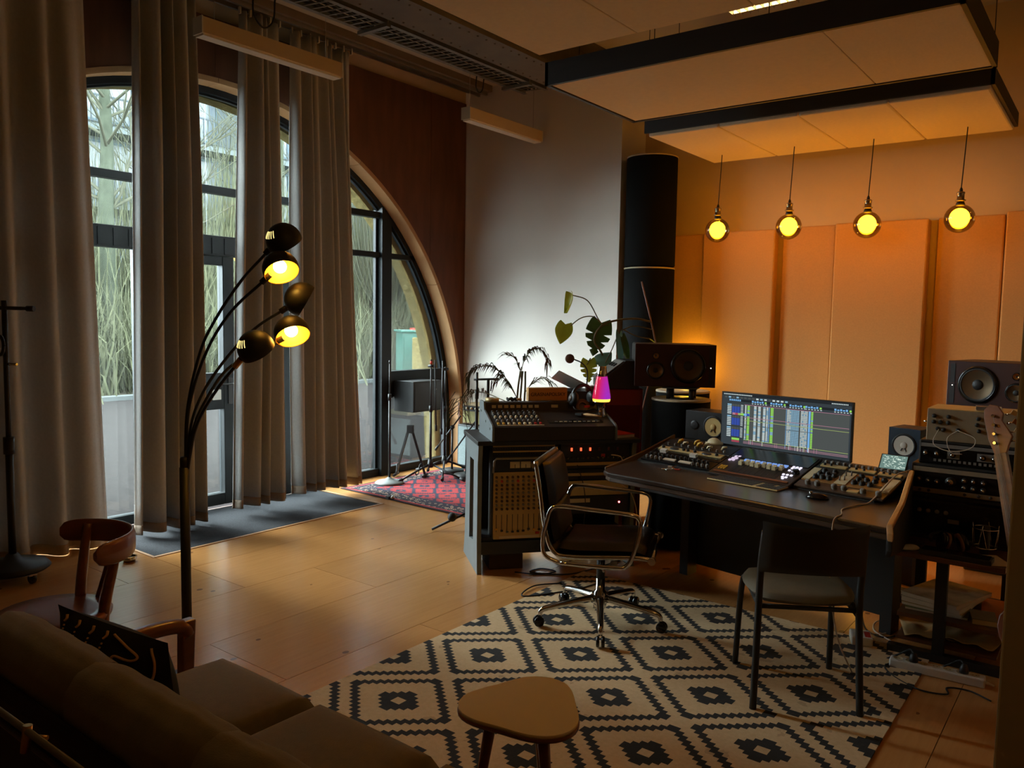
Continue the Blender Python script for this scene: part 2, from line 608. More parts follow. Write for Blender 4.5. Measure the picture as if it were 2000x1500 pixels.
# floor: plywood sheets on a dark sub-floor
fl = struct(MB().bx(-5.97, XR, YR, YB, -0.12, -0.020).obj('floor', 'subfloor'))
rows = [(-5.19, 2.0), (-4.60, 2.70), (-4.02, 3.20), (-3.44, 2.11), (-2.84, 2.95), (-2.25, 1.7), (-1.66, 2.6), (-1.07, 1.9), (-0.48, 3.0), (0.11, 2.2), (0.70, 1.6)]
xs = [-5.97] + [-5.19 + 0.587 * i for i in range(12)]
xs = [-5.97, -5.187, -4.60, -4.02, -3.44, -2.84, -2.25, -1.66, -1.07, -0.48, 0.11, 0.70, XR]
offs = [2.67, 2.3, 2.70, 3.20, 2.11, 2.95, 1.7, 2.6, 1.9, 3.0, 2.2, 1.6]
cache = {}
MX0, MX1, MY0, MY1 = -5.90, -4.98, 2.66, 4.70  # door-mat well
for i in range(len(xs) - 1):
    x0, x1 = xs[i], xs[i + 1]
    y = offs[i] - 2.4 * 3
    while y < YB:
        a, b = max(y, YR), min(y + 2.4, YB)
        segs = [(x0, x1, a, b)]
        if x1 > MX0 and x0 < MX1:  # cut round the mat
            segs = []
            if a < MY0:
                segs.append((x0, x1, a, min(b, MY0)))
            if b > MY1:
                segs.append((x0, x1, max(a, MY1), b))
            if x1 > MX1 and b > MY0 and a < MY1:
                segs.append((MX1, x1, max(a, MY0), min(b, MY1)))
        for (p, q, r_, t_) in segs:
            if t_ - r_ < 0.02 or q - p < 0.02:
                continue
            key = (round(q - p, 3), round(t_ - r_, 3))
            if key not in cache:
                o = MB().box((0, 0, -0.009), (q - p - 0.003, t_ - r_ - 0.003, 0.018)).obj('plywood_sheet', 'plywood', fl)
                cache[key] = o.data
            else:
                o = bpy.data.objects.new('plywood_sheet', cache[key])
                COL.objects.link(o)
                o.parent = fl
            o.location = ((p + q) / 2, (r_ + t_) / 2, 0)
        y += 2.4
mt = MB().bx(MX0 + 0.012, MX1 - 0.012, MY0 + 0.012, MY1 - 0.012, -0.019, -0.003).obj('door_mat', 'doormat')
tag(mt, 'charcoal entrance mat let into the wooden floor before the door', 'mat')
tr = MB().bx(MX1 - 0.012, MX1 + 0.012, MY0 - 0.01, MY1 + 0.01, -0.001, 0.004).bx(MX0, MX1, MY1 - 0.012, MY1 + 0.008, -0.001, 0.004).bx(MX0, MX1, MY0 - 0.008, MY0 + 0.012, -0.001, 0.004)
struct(tr.obj('trim_1', 'reveal'))

# ceiling
ce = struct(MB().bx(-6.0, XR + 0.1, YR - 0.1, YB + 0.1, ZT, ZT + 0.15).obj('ceiling', 'ceil'))
# window wall: board panels with the arch cut out, plaster strip above, core behind
def arch_poly(y0, y1, z1, r=RA, n=14):
    """area between arch (or floor) and z1 in y0..y1"""
    pts = []
    for k in range(n + 1):
        y = y0 + (y1 - y0) * k / n
        pts.append((y, max(0.0, arch(y, r))))
    return pts + [(y1, z1), (y0, z1)]
core = MB()
ys = [YR, YC - RA - 0.03] + [YC - (RA + 0.03) * math.cos(pi * k / 40) for k in range(1, 40)] + [YC + RA + 0.03, YB]
for a, b in zip(ys[:-1], ys[1:]):
    za, zb = arch(a, RA + 0.03), arch(b, RA + 0.03)
    core.prism([(a, za), (b, zb), (b, ZT + 0.1), (a, ZT + 0.1)], -6.05, XW - 0.02, 'x')
wl = struct(core.obj('wall_left', 'strip'))
seams = [6.63, 6.085, 4.865, 3.645, 2.425, 1.205, -0.015, -1.235, YR]
for b, a in zip(seams[:-1], seams[1:]):
    cut = [y for y in (YC - RA, YC + RA) if a < y < b]
    edges = [a] + cut + [b]
    mb = MB()
    if cut:
        y = cut[0]
        if y > YC:   # arch foot on the right
            pts = arch_poly(a, y, 3.885, RA, 24)[:-2] + [(y, 0.0), (b, 0.0), (b, 3.885), (a, 3.885)]
        else:
            pts = [(a, 0.0), (y, 0.0)] + arch_poly(y, b, 3.885, RA, 24)[:-2] + [(b, 3.885), (a, 3.885)]
    else:
        pts = arch_poly(a, b, 3.885)
    pts = [(min(max(p[0], a + 0.002), b - 0.002), p[1]) for p in pts]
    clean = [pts[0]]
    for p in pts[1:]:
        if abs(p[0] - clean[-1][0]) + abs(p[1] - clean[-1][1]) > 1e-4:
            clean.append(p)
    mb.prism(clean, XW - 0.02, XW, 'x').obj('wall_board', 'brownply', wl)
# arch lining boards
ring = [(180 - 180 * k / 6) for k in range(7)]
for k in range(6):
    a0, a1 = math.radians(ring[k + 1] + 0.05), math.radians(ring[k] - 0.05)
    mb = MB()
    n = 10
    for q in range(n):
        t0, t1 = a0 + (a1 - a0) * q / n, a0 + (a1 - a0) * (q + 1) / n
        P = lambda t, r: (YC + r * math.cos(t), ZC + r * math.sin(t))
        mb.prism([P(t0, RA - .01), P(t1, RA - .01), P(t1, RA + 0.03), P(t0, RA + 0.03)], XF - 0.02, XW + 0.004, 'x')
    mb.obj('arch_board', 'reveal', wl)
for sgn in (-1, 1):
    y0 = YC + sgn * RA
    MB().bx(XF - 0.02, XW + 0.004, min(y0, y0 + sgn * 0.03), max(y0, y0 + sgn * 0.03), 0, ZC).obj('arch_board', 'reveal', wl)

# other walls
struct(MB().bx(XW - 0.3, XP, YP, YB + 0.1, -0.1, ZT).obj('wall_back_left', 'plaster'))
struct(MB().bx(XP, XR + 0.1, YB, YB + 0.12, -0.1, ZT).obj('wall_back', 'back_plaster'))
struct(MB().bx(XR, XR + 0.12, YR, YB, -0.1, ZT).obj('wall_right', 'back_plaster'))
struct(MB().bx(-6.0, XR, YR - 0.12, YR, -0.1, ZT).obj('wall_rear', 'dark_wall'))
wp = struct(MB().bx(-0.205, 0.25, 2.36, 2.52, 0, ZT - 0.02).obj('wall_pier', 'dark_wall', bev=0.006))

# window: arch frame, posts, transoms, panes
win = bpy.data.objects.new('window_1', None)
COL.objects.link(win)
struct(win)
X0, X1 = XF - 0.075, XF
mb = MB()
for k in range(48):
    t0, t1 = pi * k / 48, pi * (k + 1) / 48
    P = lambda t, r: (YC + r * math.cos(t), ZC + r * math.sin(t))
    mb.prism([P(t0, 2.855), P(t1, 2.855), P(t1, RA), P(t0, RA)], X0, X1, 'x')
mb.bx(X0, X1, YC - RA, YC - 2.855, 0, ZC).bx(X0, X1, YC + 2.855, YC + RA, 0, ZC)
mb.obj('arch_frame', 'frame', win)
mb = MB()   # inner bead of the arch
for k in range(48):
    t0, t1 = pi * k / 48, pi * (k + 1) / 48
    mb.prism([P(t0, 2.838), P(t1, 2.838), P(t1, 2.855), P(t0, 2.855)], X0 + 0.01, X1 - 0.03, 'x')
mb.obj('arch_bead', 'frame', win)
posts = [(1.685, 1.815), (3.06, 3.13), (4.365, 4.44), (5.525, 5.655)]
for a, b in posts:
    big = b - a > 0.1
    MB().prism([(a, 0), (b, 0), (b, arch(b, 2.86) if big else 2.075), (a, arch(a, 2.86) if big else 2.075)], X0 - 0.01, X1 + (0.03 if big else 0.01), 'x').obj('post', 'frame', win)
    if b - a > 0.1:
        MB().prism([(a - 0.03, 0), (a, 0), (a, arch(a, 2.82)), (a - 0.03, arch(a - 0.03, 2.82))], X0 + 0.01, X1 - 0.03, 'x').obj('post_bead', 'frame', win)
def trans(y0, y1, z0, z1, name='transom', dx=0.0):
    MB().bx(X0, X1 + dx, y0, y1, z0, z1).obj(name, 'frame', win, bev=0.004, seg=1)
trans(1.815, 4.44, 2.075, 2.235, dx=0.015)
for k in range(22):   # vents in the door header
    MB().bx(X1 + 0.012, X1 + 0.022, 1.87 + k * 0.113, 1.93 + k * 0.113, 2.09, 2.215).obj('header_rib', 'frame', win)
for a, b in ((0.85, 1.685), (4.44, 5.525), (5.655, 6.2)):
    trans(a, b, 2.187, 2.24)
trans(1.815, 5.525, 2.572, 2.632)
for a, b in ((0.85, 1.685), (5.655, 6.5)):
    trans(a, b, 0.79, 1.055, 'low_panel', 0.01)
for a, b in ((0.85, 1.685), (1.815, 3.06), (3.88, 4.365), (4.44, 5.525), (5.655, 6.5)):
    trans(a, b, 0.0, 0.075, 'bottom_rail')
def pane(y0, y1, z0, z1):
    n = 8
    pts = [(y0, z0), (y1, z0)]
    for k in range(n + 1):
        y = y1 + (y0 - y1) * k / n
        z = min(z1, arch(y, 2.86))
        if z > z0 + 0.003:
            pts.append((y, z))
    MB().prism(pts, XF - 0.045, XF - 0.039, 'x').obj('pane', 'glass', win)
for a, b in ((1.815, 3.06), (3.88, 4.365), (4.44, 5.525)):
    pane(a, b, 0.075, 2.075 if b < 4.4 else 2.187)
for a, b in ((1.815, 3.67), (3.67, 5.525)):
    pane(a, b, 2.238, 2.572)
    pane(a, b, 2.632, 9)
for a, b in ((0.82, 1.685), (5.655, 6.49)):
    pane(a, b, 0.075, 0.79)
    pane(a, b, 1.055, 2.187)
    pane(a if a > 1 else 1.0, b if b < 6 else 6.2, 2.24, 9)
# door leaf
dr = bpy.data.objects.new('door_1', None)
COL.objects.link(dr)
struct(dr)
for a, b in ((3.132, 3.23), (3.777, 3.88)):
    MB().bx(X0, X1 + 0.01, a, b, 0.02, 2.07).obj('stile', 'frame', dr, bev=0.004, seg=1)
for z0, z1 in ((0.02, 0.115), (0.82, 1.12), (2.0, 2.07)):
    MB().bx(X0, X1 + 0.008, 3.23, 3.777, z0, z1).obj('rail', 'frame', dr, bev=0.004, seg=1)
for z0, z1 in ((0.115, 0.82), (1.12, 2.0)):
    MB().bx(XF - 0.045, XF - 0.039, 3.23, 3.777, z0, z1).obj('pane', 'glass', dr)
MB().bx(X1 + 0.008, X1 + 0.02, 3.665, 3.745, 0.90, 0.985).obj('switch_plate', 'white', dr, bev=0.003)
h = MB().bx(X1 + 0.01, X1 + 0.022, 3.81, 3.85, 0.86, 1.08).obj('handle_plate', 'black', dr, bev=0.004)
MB().tube(bez([(X1 + 0.02, 3.83, 1.03), (X1 + 0.06, 3.828, 1.03), (X1 + 0.065, 3.80, 1.03), (X1 + 0.065, 3.70, 1.03)], 5), 0.009, 8).obj('lever', 'black', h)

# ================================================================== OUTSIDE
gd = MB().bx(-60, -5.97, -30, 45, -0.25, -0.06).obj('paved_yard', 'pavers')
struct(gd)
# thick outer arch of the building, rough yellow stone blocks
ow = bpy.data.objects.new('wall_outer', None)
COL.objects.link(ow)
struct(ow)
mb = MB()
for a, b in zip(ys[:-1], ys[1:]):
    mb.prism([(a, arch(a, 2.86)), (b, arch(b, 2.86)), (b, 5.5), (a, 5.5)], -6.22, -6.06, 'x')
mb.obj('outer_arch', 'stucco', ow)
MB().bx(-11.2, -10.4, 11.35, 14.0, -0.1, 1.21).obj('plinth', 'stucco', ow, bev=0.02)
MB().bx(-11.2, -10.4, -3.5, -1.2, -0.1, 1.21).obj('plinth', 'stucco', ow, bev=0.02)
# apartment block across the yard
bl = thing('apartment_block', 'pale grey apartment block with railed balconies seen behind bare trees', 'building', (-31, 22, -0.1))
M['facade'] = mat('pale_render', S(62, 66, 66), 0.9, noise=(0.8, 0.08))
M['facade2'] = mat('pale_blue_panel', S(58, 70, 76), 0.8, noise=(1.2, 0.06))
M['far_win'] = mat('far_window_glass', S(42, 50, 55), 0.25, noise=(2, 0.1))
M['far_rail'] = mat('far_railing', S(44, 48, 51), 0.6, noise=(4, 0.1))
MB().bx(-8, 0, -20, 22, 0, 17).obj('wall', 'facade', bl)
wd = None
for fl_ in range(6):
    z = 0.3 + fl_ * 2.75
    MB().bx(0, 1.3, -19, 21, z + 2.45, z + 2.65).obj('balcony_slab', 'facade', bl)
    for k in range(11):
        y = -18 + k * 3.6
        if wd is None:
            wd = MB().bx(0.0, 0.06, -1.2, 1.2, 0, 1.9).obj('window', 'far_win', bl)
            fr_ = MB()
            for q in (-1.25, 0, 1.2):
                fr_.bx(0.0, 0.1, q, q + 0.07, 0, 1.9)
            fr_.bx(0.0, 0.1, -1.25, 1.27, -0.07, 0).bx(0.0, 0.1, -1.25, 1.27, 1.9, 1.97)
            frm = fr_.obj('window_frame', 'facade2', wd)
            wd.location = (0, y, z + 0.35)
            rl = MB().bx(1.22, 1.26, -1.7, 1.7, 1.0, 1.06).bx(1.22, 1.26, -1.7, 1.7, 0.08, 0.12)
            for q in range(18):
                rl.bx(1.225, 1.255, -1.7 + q * 0.2, -1.66 + q * 0.2, 0.1, 1.03)
            rail = rl.obj('balcony_railing', 'far_rail', bl, loc=(0, y, z - 0.1 + 2.75))
            scr = MB().bx(1.0, 1.2, 1.55, 1.8, -0.05, 2.4).obj('balcony_screen', 'facade2', bl, loc=(0, y, z - 0.05 + 2.75))
        else:
            w2 = link_copy(wd, bl, (0, y, z + 0.35))
            link_copy(frm, w2)
            link_copy(rail, bl, (0, y, z - 0.1 + 2.75))
            if k % 2 == 0:
                link_copy(scr, bl, (0, y, z - 0.05 + 2.75))

for k_ in ('facade', 'facade2', 'far_rail', 'stucco'):
    M[k_].node_tree.nodes['Principled BSDF'].inputs['Specular IOR Level'].default_value = 0.05
# bare trees
M['bark'] = mat('mossy_bark', S(44, 47, 38), 0.95, noise=(6, 0.2), bump=(20, 0.4))
M['twig'] = mat('pale_twig', S(52, 52, 42), 0.95, noise=(6, 0.15))
M['reed'] = mat('dry_reed', S(56, 59, 43), 0.95, noise=(3, 0.25), alt=S(74, 74, 56))
M['litter'] = mat('leaf_litter', S(50, 46, 37), 0.95, noise=(8, 0.3), bump=(20, 0.5))
for k_ in ('bark', 'twig', 'reed', 'litter'):
    M[k_].node_tree.nodes['Principled BSDF'].inputs['Specular IOR Level'].default_value = 0.05
def tree(label, loc, h, r, seed, lean=0.0, fork=0.35, twigs=True):
    rnd = random.Random(seed)
    t = thing('bare_tree', label, 'tree', loc, 0, 'bare trees across the yard')
    tb, bb = MB(), MB()
    P = [(lean * h * k / 6 + rnd.uniform(-.06, .06), rnd.uniform(-.06, .06), h * k / 6) for k in range(7)]
    tb.tube(bez(P, 3), [r * (1 - 0.85 * k / 18) for k in range(19)], 9)
    def branch(p, d, L, rr, lev):
        q = [p]
        for k in range(4):
            d = (d + Vector((rnd.uniform(-.22, .22), rnd.uniform(-.22, .22), rnd.uniform(-.05, .22)))).normalized()
            q.append(q[-1] + d * L / 4)
        bb.tube(q, [rr, rr * .8, rr * .6, rr * .45, rr * .25], 5, False)
        if lev > 0:
            for k in range(4 if lev > 1 else 3):
                i = rnd.randint(1, 4)
                dd = (d + Vector((rnd.uniform(-1, 1), rnd.uniform(-1, 1), rnd.uniform(-.3, .8)))).normalized()
                branch(q[i], dd, L * rnd.uniform(.45, .7), rr * .55, lev - 1)
    for k in range(26):
        u = rnd.uniform(fork, 1.0)
        a = rnd.uniform(0, 2 * pi)
        p = Vector((lean * h * u, 0, h * u))
        branch(p, Vector((math.cos(a), math.sin(a), rnd.uniform(.3, 1.1))).normalized(), h * rnd.uniform(.2, .36), r * .2 * (1.1 - u * .6), 2)
    tb.obj('trunk', 'bark', t)
    bb.obj('branches', 'twig', t)
    return t
tree('thick mossy bare tree trunk seen through the leftmost window gap', (-18.5, 8.95, -0.1), 11, 0.24, 3, 0.01)
tree('slim bare tree whose branch crosses the second window gap', (-19.5, 11.2, -0.1), 10, 0.16, 5, 0.06)
tree('bare tree behind the third narrow window gap', (-21, 15.6, -0.1), 11, 0.17, 8, -0.02)
tree('bare tree left of the pollard willow, deep in the thicket', (-22.5, 20.2, -0.1), 10, 0.2, 13, 0.03)
# pollard willow with a whip of upright shoots
pw = thing('pollard_willow', 'pollard willow with a gnarled trunk and upright pale shoots', 'tree', (-18.0, 16.9, -0.1))
MB().tube(bez([(0, -.1, 0), (.05, -.05, .6), (0, .12, 1.2), (.05, .2, 1.75)], 4), [.34, .33, .31, .29, .28, .27, .27, .28, .29, .32, .36, .40, .42], 10).obj('trunk', mat('dark_willow_bark', S(42, 41, 36), .95, noise=(6, .3), bump=(14, .8)), pw)
mb = MB()
rnd = random.Random(4)
for k in range(120):
    a = rnd.uniform(0, 2 * pi); s_ = rnd.uniform(.1, 1.5); hh = rnd.uniform(2.5, 5.5)
    p0 = Vector((math.cos(a) * .3, .2 + math.sin(a) * .3, 1.6 + rnd.uniform(0, .3)))
    p2 = p0 + Vector((math.cos(a) * s_, math.sin(a) * s_, hh))
    pm = p0.lerp(p2, .4) + Vector((math.cos(a) * s_ * .25, math.sin(a) * s_ * .25, 0))
    mb.tube(bez([p0, pm, p2], 3), [.028 * (1 - .12 * q) for q in range(7)], 4, False)
stuff(mb.obj('shoots', 'twig', pw))
# thicket of reeds and brush along the yard's far edge
protos = []
for s_ in range(3):
    rnd = random.Random(20 + s_)
    mb = MB()
    for k in range(330):
        x, y = rnd.gauss(0, .7), rnd.gauss(0, .8)
        hh = rnd.uniform(1.0, 3.1)
        p0 = Vector((x, y, 0))
        ln = Vector((rnd.gauss(0, .22), rnd.gauss(0, .25), 1)).normalized()
        p1 = p0 + ln * hh * .55
        p2 = p1 + (ln + Vector((rnd.gauss(0, .25), rnd.gauss(0, .3), 0))).normalized() * hh * .45
        w = rnd.uniform(.012, .03)
        d = Vector((rnd.uniform(-.3, .3), 1, 0)).normalized() * w
        mb.mesh([p0 - d, p0 + d, p1 + d * .8, p1 - d * .8, p2], [(0, 1, 2, 3), (3, 2, 4)])
    protos.append(mb)
bed = MB()
for row in range(3):
    for i in range(12):
        src = protos[(row + i) % 3]
        x, y = -16.6 - row * 2.0 + rnd.uniform(-.3, .3), 6.4 + i * (1.25 + .17 * row) + row * .5
        zs = (0.8, 1.5, 2.6)[row]
        ca, sa = math.cos(i * .7), math.sin(i * .7)
        bed.mesh([(x + (p[0] * ca - p[1] * sa), y + (p[0] * sa + p[1] * ca), -.06 + p[2] * zs) for p in src.v], src.f)
rb_ = stuff(bed.obj('reed_thicket', 'reed'))
tag(rb_, 'thicket of dry pale reeds and shoots along the far edge of the yard', 'reeds')
vb = MB().bx(-30, -15.3, -25, 42, -0.3, -0.03).obj('verge', 'litter')
struct(vb)
MB().bx(-15.3, -15.05, -25, 42, -0.3, 0.02).obj('kerb', mat('grey_kerb', S(46, 49, 48), .9, noise=(5, .1)), vb)
# teal utility cabinet by the plinth
tc = thing('utility_cabinet', 'teal metal utility cabinet standing outside beside the yellow stone plinth', 'cabinet', (-12.1, 12.22, -0.06), -.5)
M['teal'] = mat('teal_paint', S(54, 98, 87), .5, noise=(4, .06))
MB().bx(-.25, .25, -.25, .25, 0, 1.35).obj('body', 'teal', tc, bev=.015)
MB().bx(-.29, .29, -.29, .29, 1.35, 1.40).obj('lid', 'teal', tc, bev=.01)
MB().bx(.25, .265, -.21, .21, .12, 1.28).obj('door', 'teal', tc)
MB().bx(-.05, .05, .0, .1, 1.40, 1.44).obj('warning_plate', 'red', tc)

# ================================================================== CEILING THINGS
# curtain rail and curtains
cr_ = thing('curtain_rail', 'grey double curtain rail fixed under the ceiling along the window wall', 'rail', (-5.5, 0, 3.9))
for dx in (-0.04, 0.06):
    MB().bx(dx - .012, dx + .012, YR + .1, YP - .05, 0.02, .055).obj('track', 'alu', cr_)
MB().bx(-.09, .11, YR + .1, YP - .02, .055, .119).obj('rail_board', mat('rail_board', S(120, 104, 86), .8, noise=(4, .08)), cr_)
def curtain(label, y0t, y1t, y0b, y1b, nf, seed, zb=0.02, xo=-5.5, amp=0.085, bulge=0.0):
    rnd = random.Random(seed)
    t = thing('curtain', label, 'curtain', (xo, 0, 0), 0, 'oatmeal curtains at the arched window')
    ph = [rnd.uniform(-.35, .35) for _ in range(nf * 2 + 3)]
    am = [rnd.uniform(.55, 1.25) for _ in range(nf * 2 + 3)]
    zt = 3.905
    def fold(u, v):
        k = u * nf
        i = int(k)
        w = ph[i] * (1 - (k - i)) + ph[i + 1] * (k - i)
        a = am[i] * (1 - (k - i)) + am[i + 1] * (k - i)
        c = math.cos(2 * pi * (k + w * .5 * (1 - v)))
        s_ = math.copysign(abs(c) ** .75, c)
        grow = 0.55 + 0.45 * min(1, (1 - v) * 3)
        end = .35 + .65 * min(1, min(u, 1 - u) * nf)
        return -amp * a * s_ * grow * end + .02 * math.sin(5 * u + 3 * v + seed)
    def fn(u, v):
        e = (1 - v) ** 1.4
        ya, yb = y0t + (y0b - y0t) * e, y1t + (y1b - y1t) * e
        pinch = bulge * math.sin(pi * min(1, v * 1.2)) 
        y = ya + (yb - ya) * u - pinch * (u - .5)
        y += .02 * math.sin(9 * u * nf / 3 + seed)
        return (fold(u, v), y, zb + (zt - zb) * v)
    hh = 0.07 / (zt - zb)
    nu = nf * 14
    MB().grid(lambda u, v: fn(u, hh + (1 - hh) * v), nu, 26).obj('cloth', 'curtain', t, solid=.004)
    MB().grid(lambda u, v: fn(u, hh * v), nu, 3).obj('hem', 'hem', t, solid=.006)
    gl = None
    for k in range(nf + 1):
        y = y0t + (y1t - y0t) * k / nf
        if gl is None:
            gl = MB().bx(-.012, .012, -.006, .006, zt - .02, zt + .03).obj('glider', 'white', t, loc=(0, y, 0))
        else:
            link_copy(gl, t, (0, y, 0))
    return t
curtain('wide leftmost curtain bunched up in many deep folds behind the mic stand', 0.9, 2.54, 0.9, 2.63, 8, 1, .004, amp=.10)
curtain('second curtain from the left, broad, behind the arc lamp pole', 2.86, 3.36, 2.78, 3.40, 5, 2, .03)
curtain('narrow third curtain from the left, right of the glazed door', 3.70, 4.06, 3.60, 4.08, 4, 3, .07, amp=.075)
curtain('rightmost curtain, behind the lit lamp shades, beside the red rug', 4.20, 4.83, 4.22, 4.98, 7, 4, .08, amp=.07, xo=-5.53)

# two hanging linear lamps
def lin(label, y0, y1, tops):
    t = thing('linear_pendant', label, 'ceiling lamp', (-4.76, (y0 + y1) / 2, 3.35), 0, 'white linear pendants along the window wall')
    L = (y1 - y0) / 2
    MB().bx(-.05, .05, -L, L, .012, .115).obj('housing', mat('white_lamp_housing', S(206, 184, 150), .5, noise=(6, .03)), t, bev=.004)
    MB().bx(-.042, .042, -L + .01, L - .01, 0, .012).obj('diffuser', mat('lamp_diffuser', S(226, 222, 214), .6, noise=(6, .02)), t)
    for y in tops:
        MB().cyl((0, y, .115), (0, y, ZT - 3.35), .0025, n=6).obj('suspension_wire', 'alu', t)
    for e in (-L, L):
        MB().bx(-.052, .052, e - .004, e + .004, .01, .117).obj('end_cap', 'white', t)
lin('white linear lamp hanging in front of the curtains', 2.9, 4.03, (-.45, .45))
lin('white linear lamp hanging in front of the bare white wall', 5.48, 6.58, (-.5, .46))

# steel beam with bolts
bm = thing('steel_beam', 'riveted steel ceiling beam running beside the cable tray', 'beam', (-4.02, 0, 3.66))
MB().bx(-.18, .18, YR, YP, 0, .03).obj('bottom_flange', 'beam', bm)
MB().bx(-.02, .02, YR, YP, .03, .33).obj('web', 'beam', bm)
MB().bx(-.18, .18, YR, YP, .33, .358).obj('top_flange', 'beam', bm)
mb = MB()
for k in range(60):
    for x in (-.13, .13):
        mb.lathe([(.0, -.009), (.007, -.007), (.009, 0)], 8, (x, 0.6 + k * .1, 0))
stuff(mb.obj('rivets', 'beam', bm))
# cable tray
ct = thing('cable_tray', 'galvanised ladder cable tray hung under the ceiling', 'cable tray', (-4.56, 0, 3.74))
for x in (-.12, .12):
    MB().bx(x - .002, x + .002, YR, 6.25, 0, .06).obj('side_rail', 'galv', ct)
    MB().bx(x - .02, x + .02, YR, 6.25, -.002, .002).obj('rail_lip', 'galv', ct)
rg = None
k = 0
y = 1.5
while y < 6.25:
    if rg is None:
        rg = MB().bar((-.11, -.02, 0), (.11, .03, 0), .014, .006).obj('rung', 'galv', ct, loc=(0, y, .004))
    else:
        link_copy(rg, ct, (0, y, .004))
    y += .072
for y in (1.9, 4.2, 5.95):
    MB().bx(-.16, .16, y - .02, y + .02, -.03, -.004).obj('bracket', 'galv', ct)
    for x in (-.15, .15):
        MB().cyl((x, y, -.02), (x, y, ZT - 3.74), .005, n=6).obj('hanger_rod', 'galv', ct)
for yy, sz in ((3.35, .17), (5.6, .1)):
    MB().tube(bez([(-.14, yy - sz * .5, .0), (-.15, yy - sz * .45, -sz * .9), (-.15, yy, -sz * 1.3), (-.15, yy + sz * .45, -sz * .9), (-.14, yy + sz * .5, .0)], 6), .006, 6).obj('cable_loop', 'cable', ct)
for i, x in enumerate((-.07, -.03, .02, .06)):
    MB().tube([(x, YR + .1, .02), (x + .01, 2, .018), (x - .01, 4, .02), (x, 6.2, .02)], .009, 6).obj('cable', 'cable', ct)

# acoustic clouds
def cloud(label, x0, x1, y0, y1, th, n, framed, wires, split=None):
    t = thing('acoustic_cloud', label, 'acoustic panel', ((x0 + x1) / 2, (y0 + y1) / 2, 3.0), 0, 'acoustic clouds under the ceiling')
    w, d = (x1 - x0) / 2, (y1 - y0) / 2
    e = 0.022
    z0 = .03 if framed == 2 else .006
    pw_ = (2 * w - 2 * e) / n
    p = MB().bx(-pw_ / 2 + .002, pw_ / 2 - .002, -d + e, d - e, z0 - .03 if framed == 2 else z0, th - .02).obj('absorber_panel', 'cloudfab', t, bev=.012 if framed == 2 else .004)
    p.location = (-w + e + pw_ / 2, 0, 0)
    for k in range(1, n):
        link_copy(p, t, (-w + e + pw_ * (k + .5), 0, 0))
    if split is not None:   # two panels of unequal width
        q = [c for c in t.children][-1]
        sx = split - (x0 + x1) / 2
        p.location.x, p.scale.x = (-w + e + sx) / 2, (sx + w - e) / pw_
        q.location.x, q.scale.x = (w - e + sx) / 2, (w - e - sx) / pw_
        MB().bx(-w + .2, w - .2, -.02, .02, th - .019, th - .009).obj('added_fill_strip', emis('amber_strip', (1.0, .60, .16, 1), 9), t)  # unseen glowing strip, added on top to turn the ceiling above yellow
    if framed:
        zz = .025 if framed == 2 else 0
        for a in ((-w, w, -d, -d + e), (-w, w, d - e, d)):
            if framed == 2 and a[2] > 0:
                continue
            MB().bx(*a, zz, th).obj('frame_board', 'cloudframe', t)
        for a in ((-w, -w + e, -d, d), (w - e, w, -d, d)):
            if framed == 2 and a[0] < 0:
                continue
            MB().bx(*a, zz, th).obj('frame_board', 'cloudframe', t)
    for (x, y) in wires:
        MB().cyl((x, y, th - .02), (x, y, ZT - 3.0), .003, n=6).obj('hanging_wire', 'cable', t)
        MB().tube([(x + .012 * math.cos(a), y, th + .015 + .012 * math.sin(a)) for a in [2 * pi * q / 10 for q in range(11)]], .003, 5, False).obj('hook', 'cable', t)
cloud('unframed cream acoustic cloud nearest the camera at the top edge', -2.60, -0.20, 1.2, 3.58, .06, 4, 0, ((-1.0, .9), (.9, .9), (-1.0, -.9), (.9, -.9)))
cloud('middle acoustic cloud with a dark wooden frame all round', -2.86, -0.64, 4.01, 5.10, .135, 2, 1, ((-.95, -.42), (.2, -.42), (.95, -.42), (.98, .40), (-.95, .45), (-.45, -.42)), -1.25)
cloud('rear acoustic cloud of four cream panels above the globe bulbs', -3.00, -0.70, 5.52, 6.78, .12, 4, 2, ((-1.0, .4), (1.0, .4), (-1.0, -.4), (1.0, -.4)))

# fluorescent fixture above the clouds
lf = thing('louvre_lamp', 'ceiling lamp with metal louvre glimpsed above the middle cloud', 'ceiling lamp', (-2.27, 5.88, ZT - .09))
MB().bx(-.26, .26, -.13, .13, .03, .088).obj('housing', 'white', lf, bev=.004)
for y in (-.07, .07):
    MB().cyl((-.23, y, .012), (.23, y, .012), .013, n=10).obj('tube', emis('warm_tube', (1.0, .66, .25, 1), 3), lf)
for k in range(9):
    MB().bx(-.24 + k * .06, -.237 + k * .06, -.12, .12, -.01, .03).obj('louvre_fin', 'alu', lf)

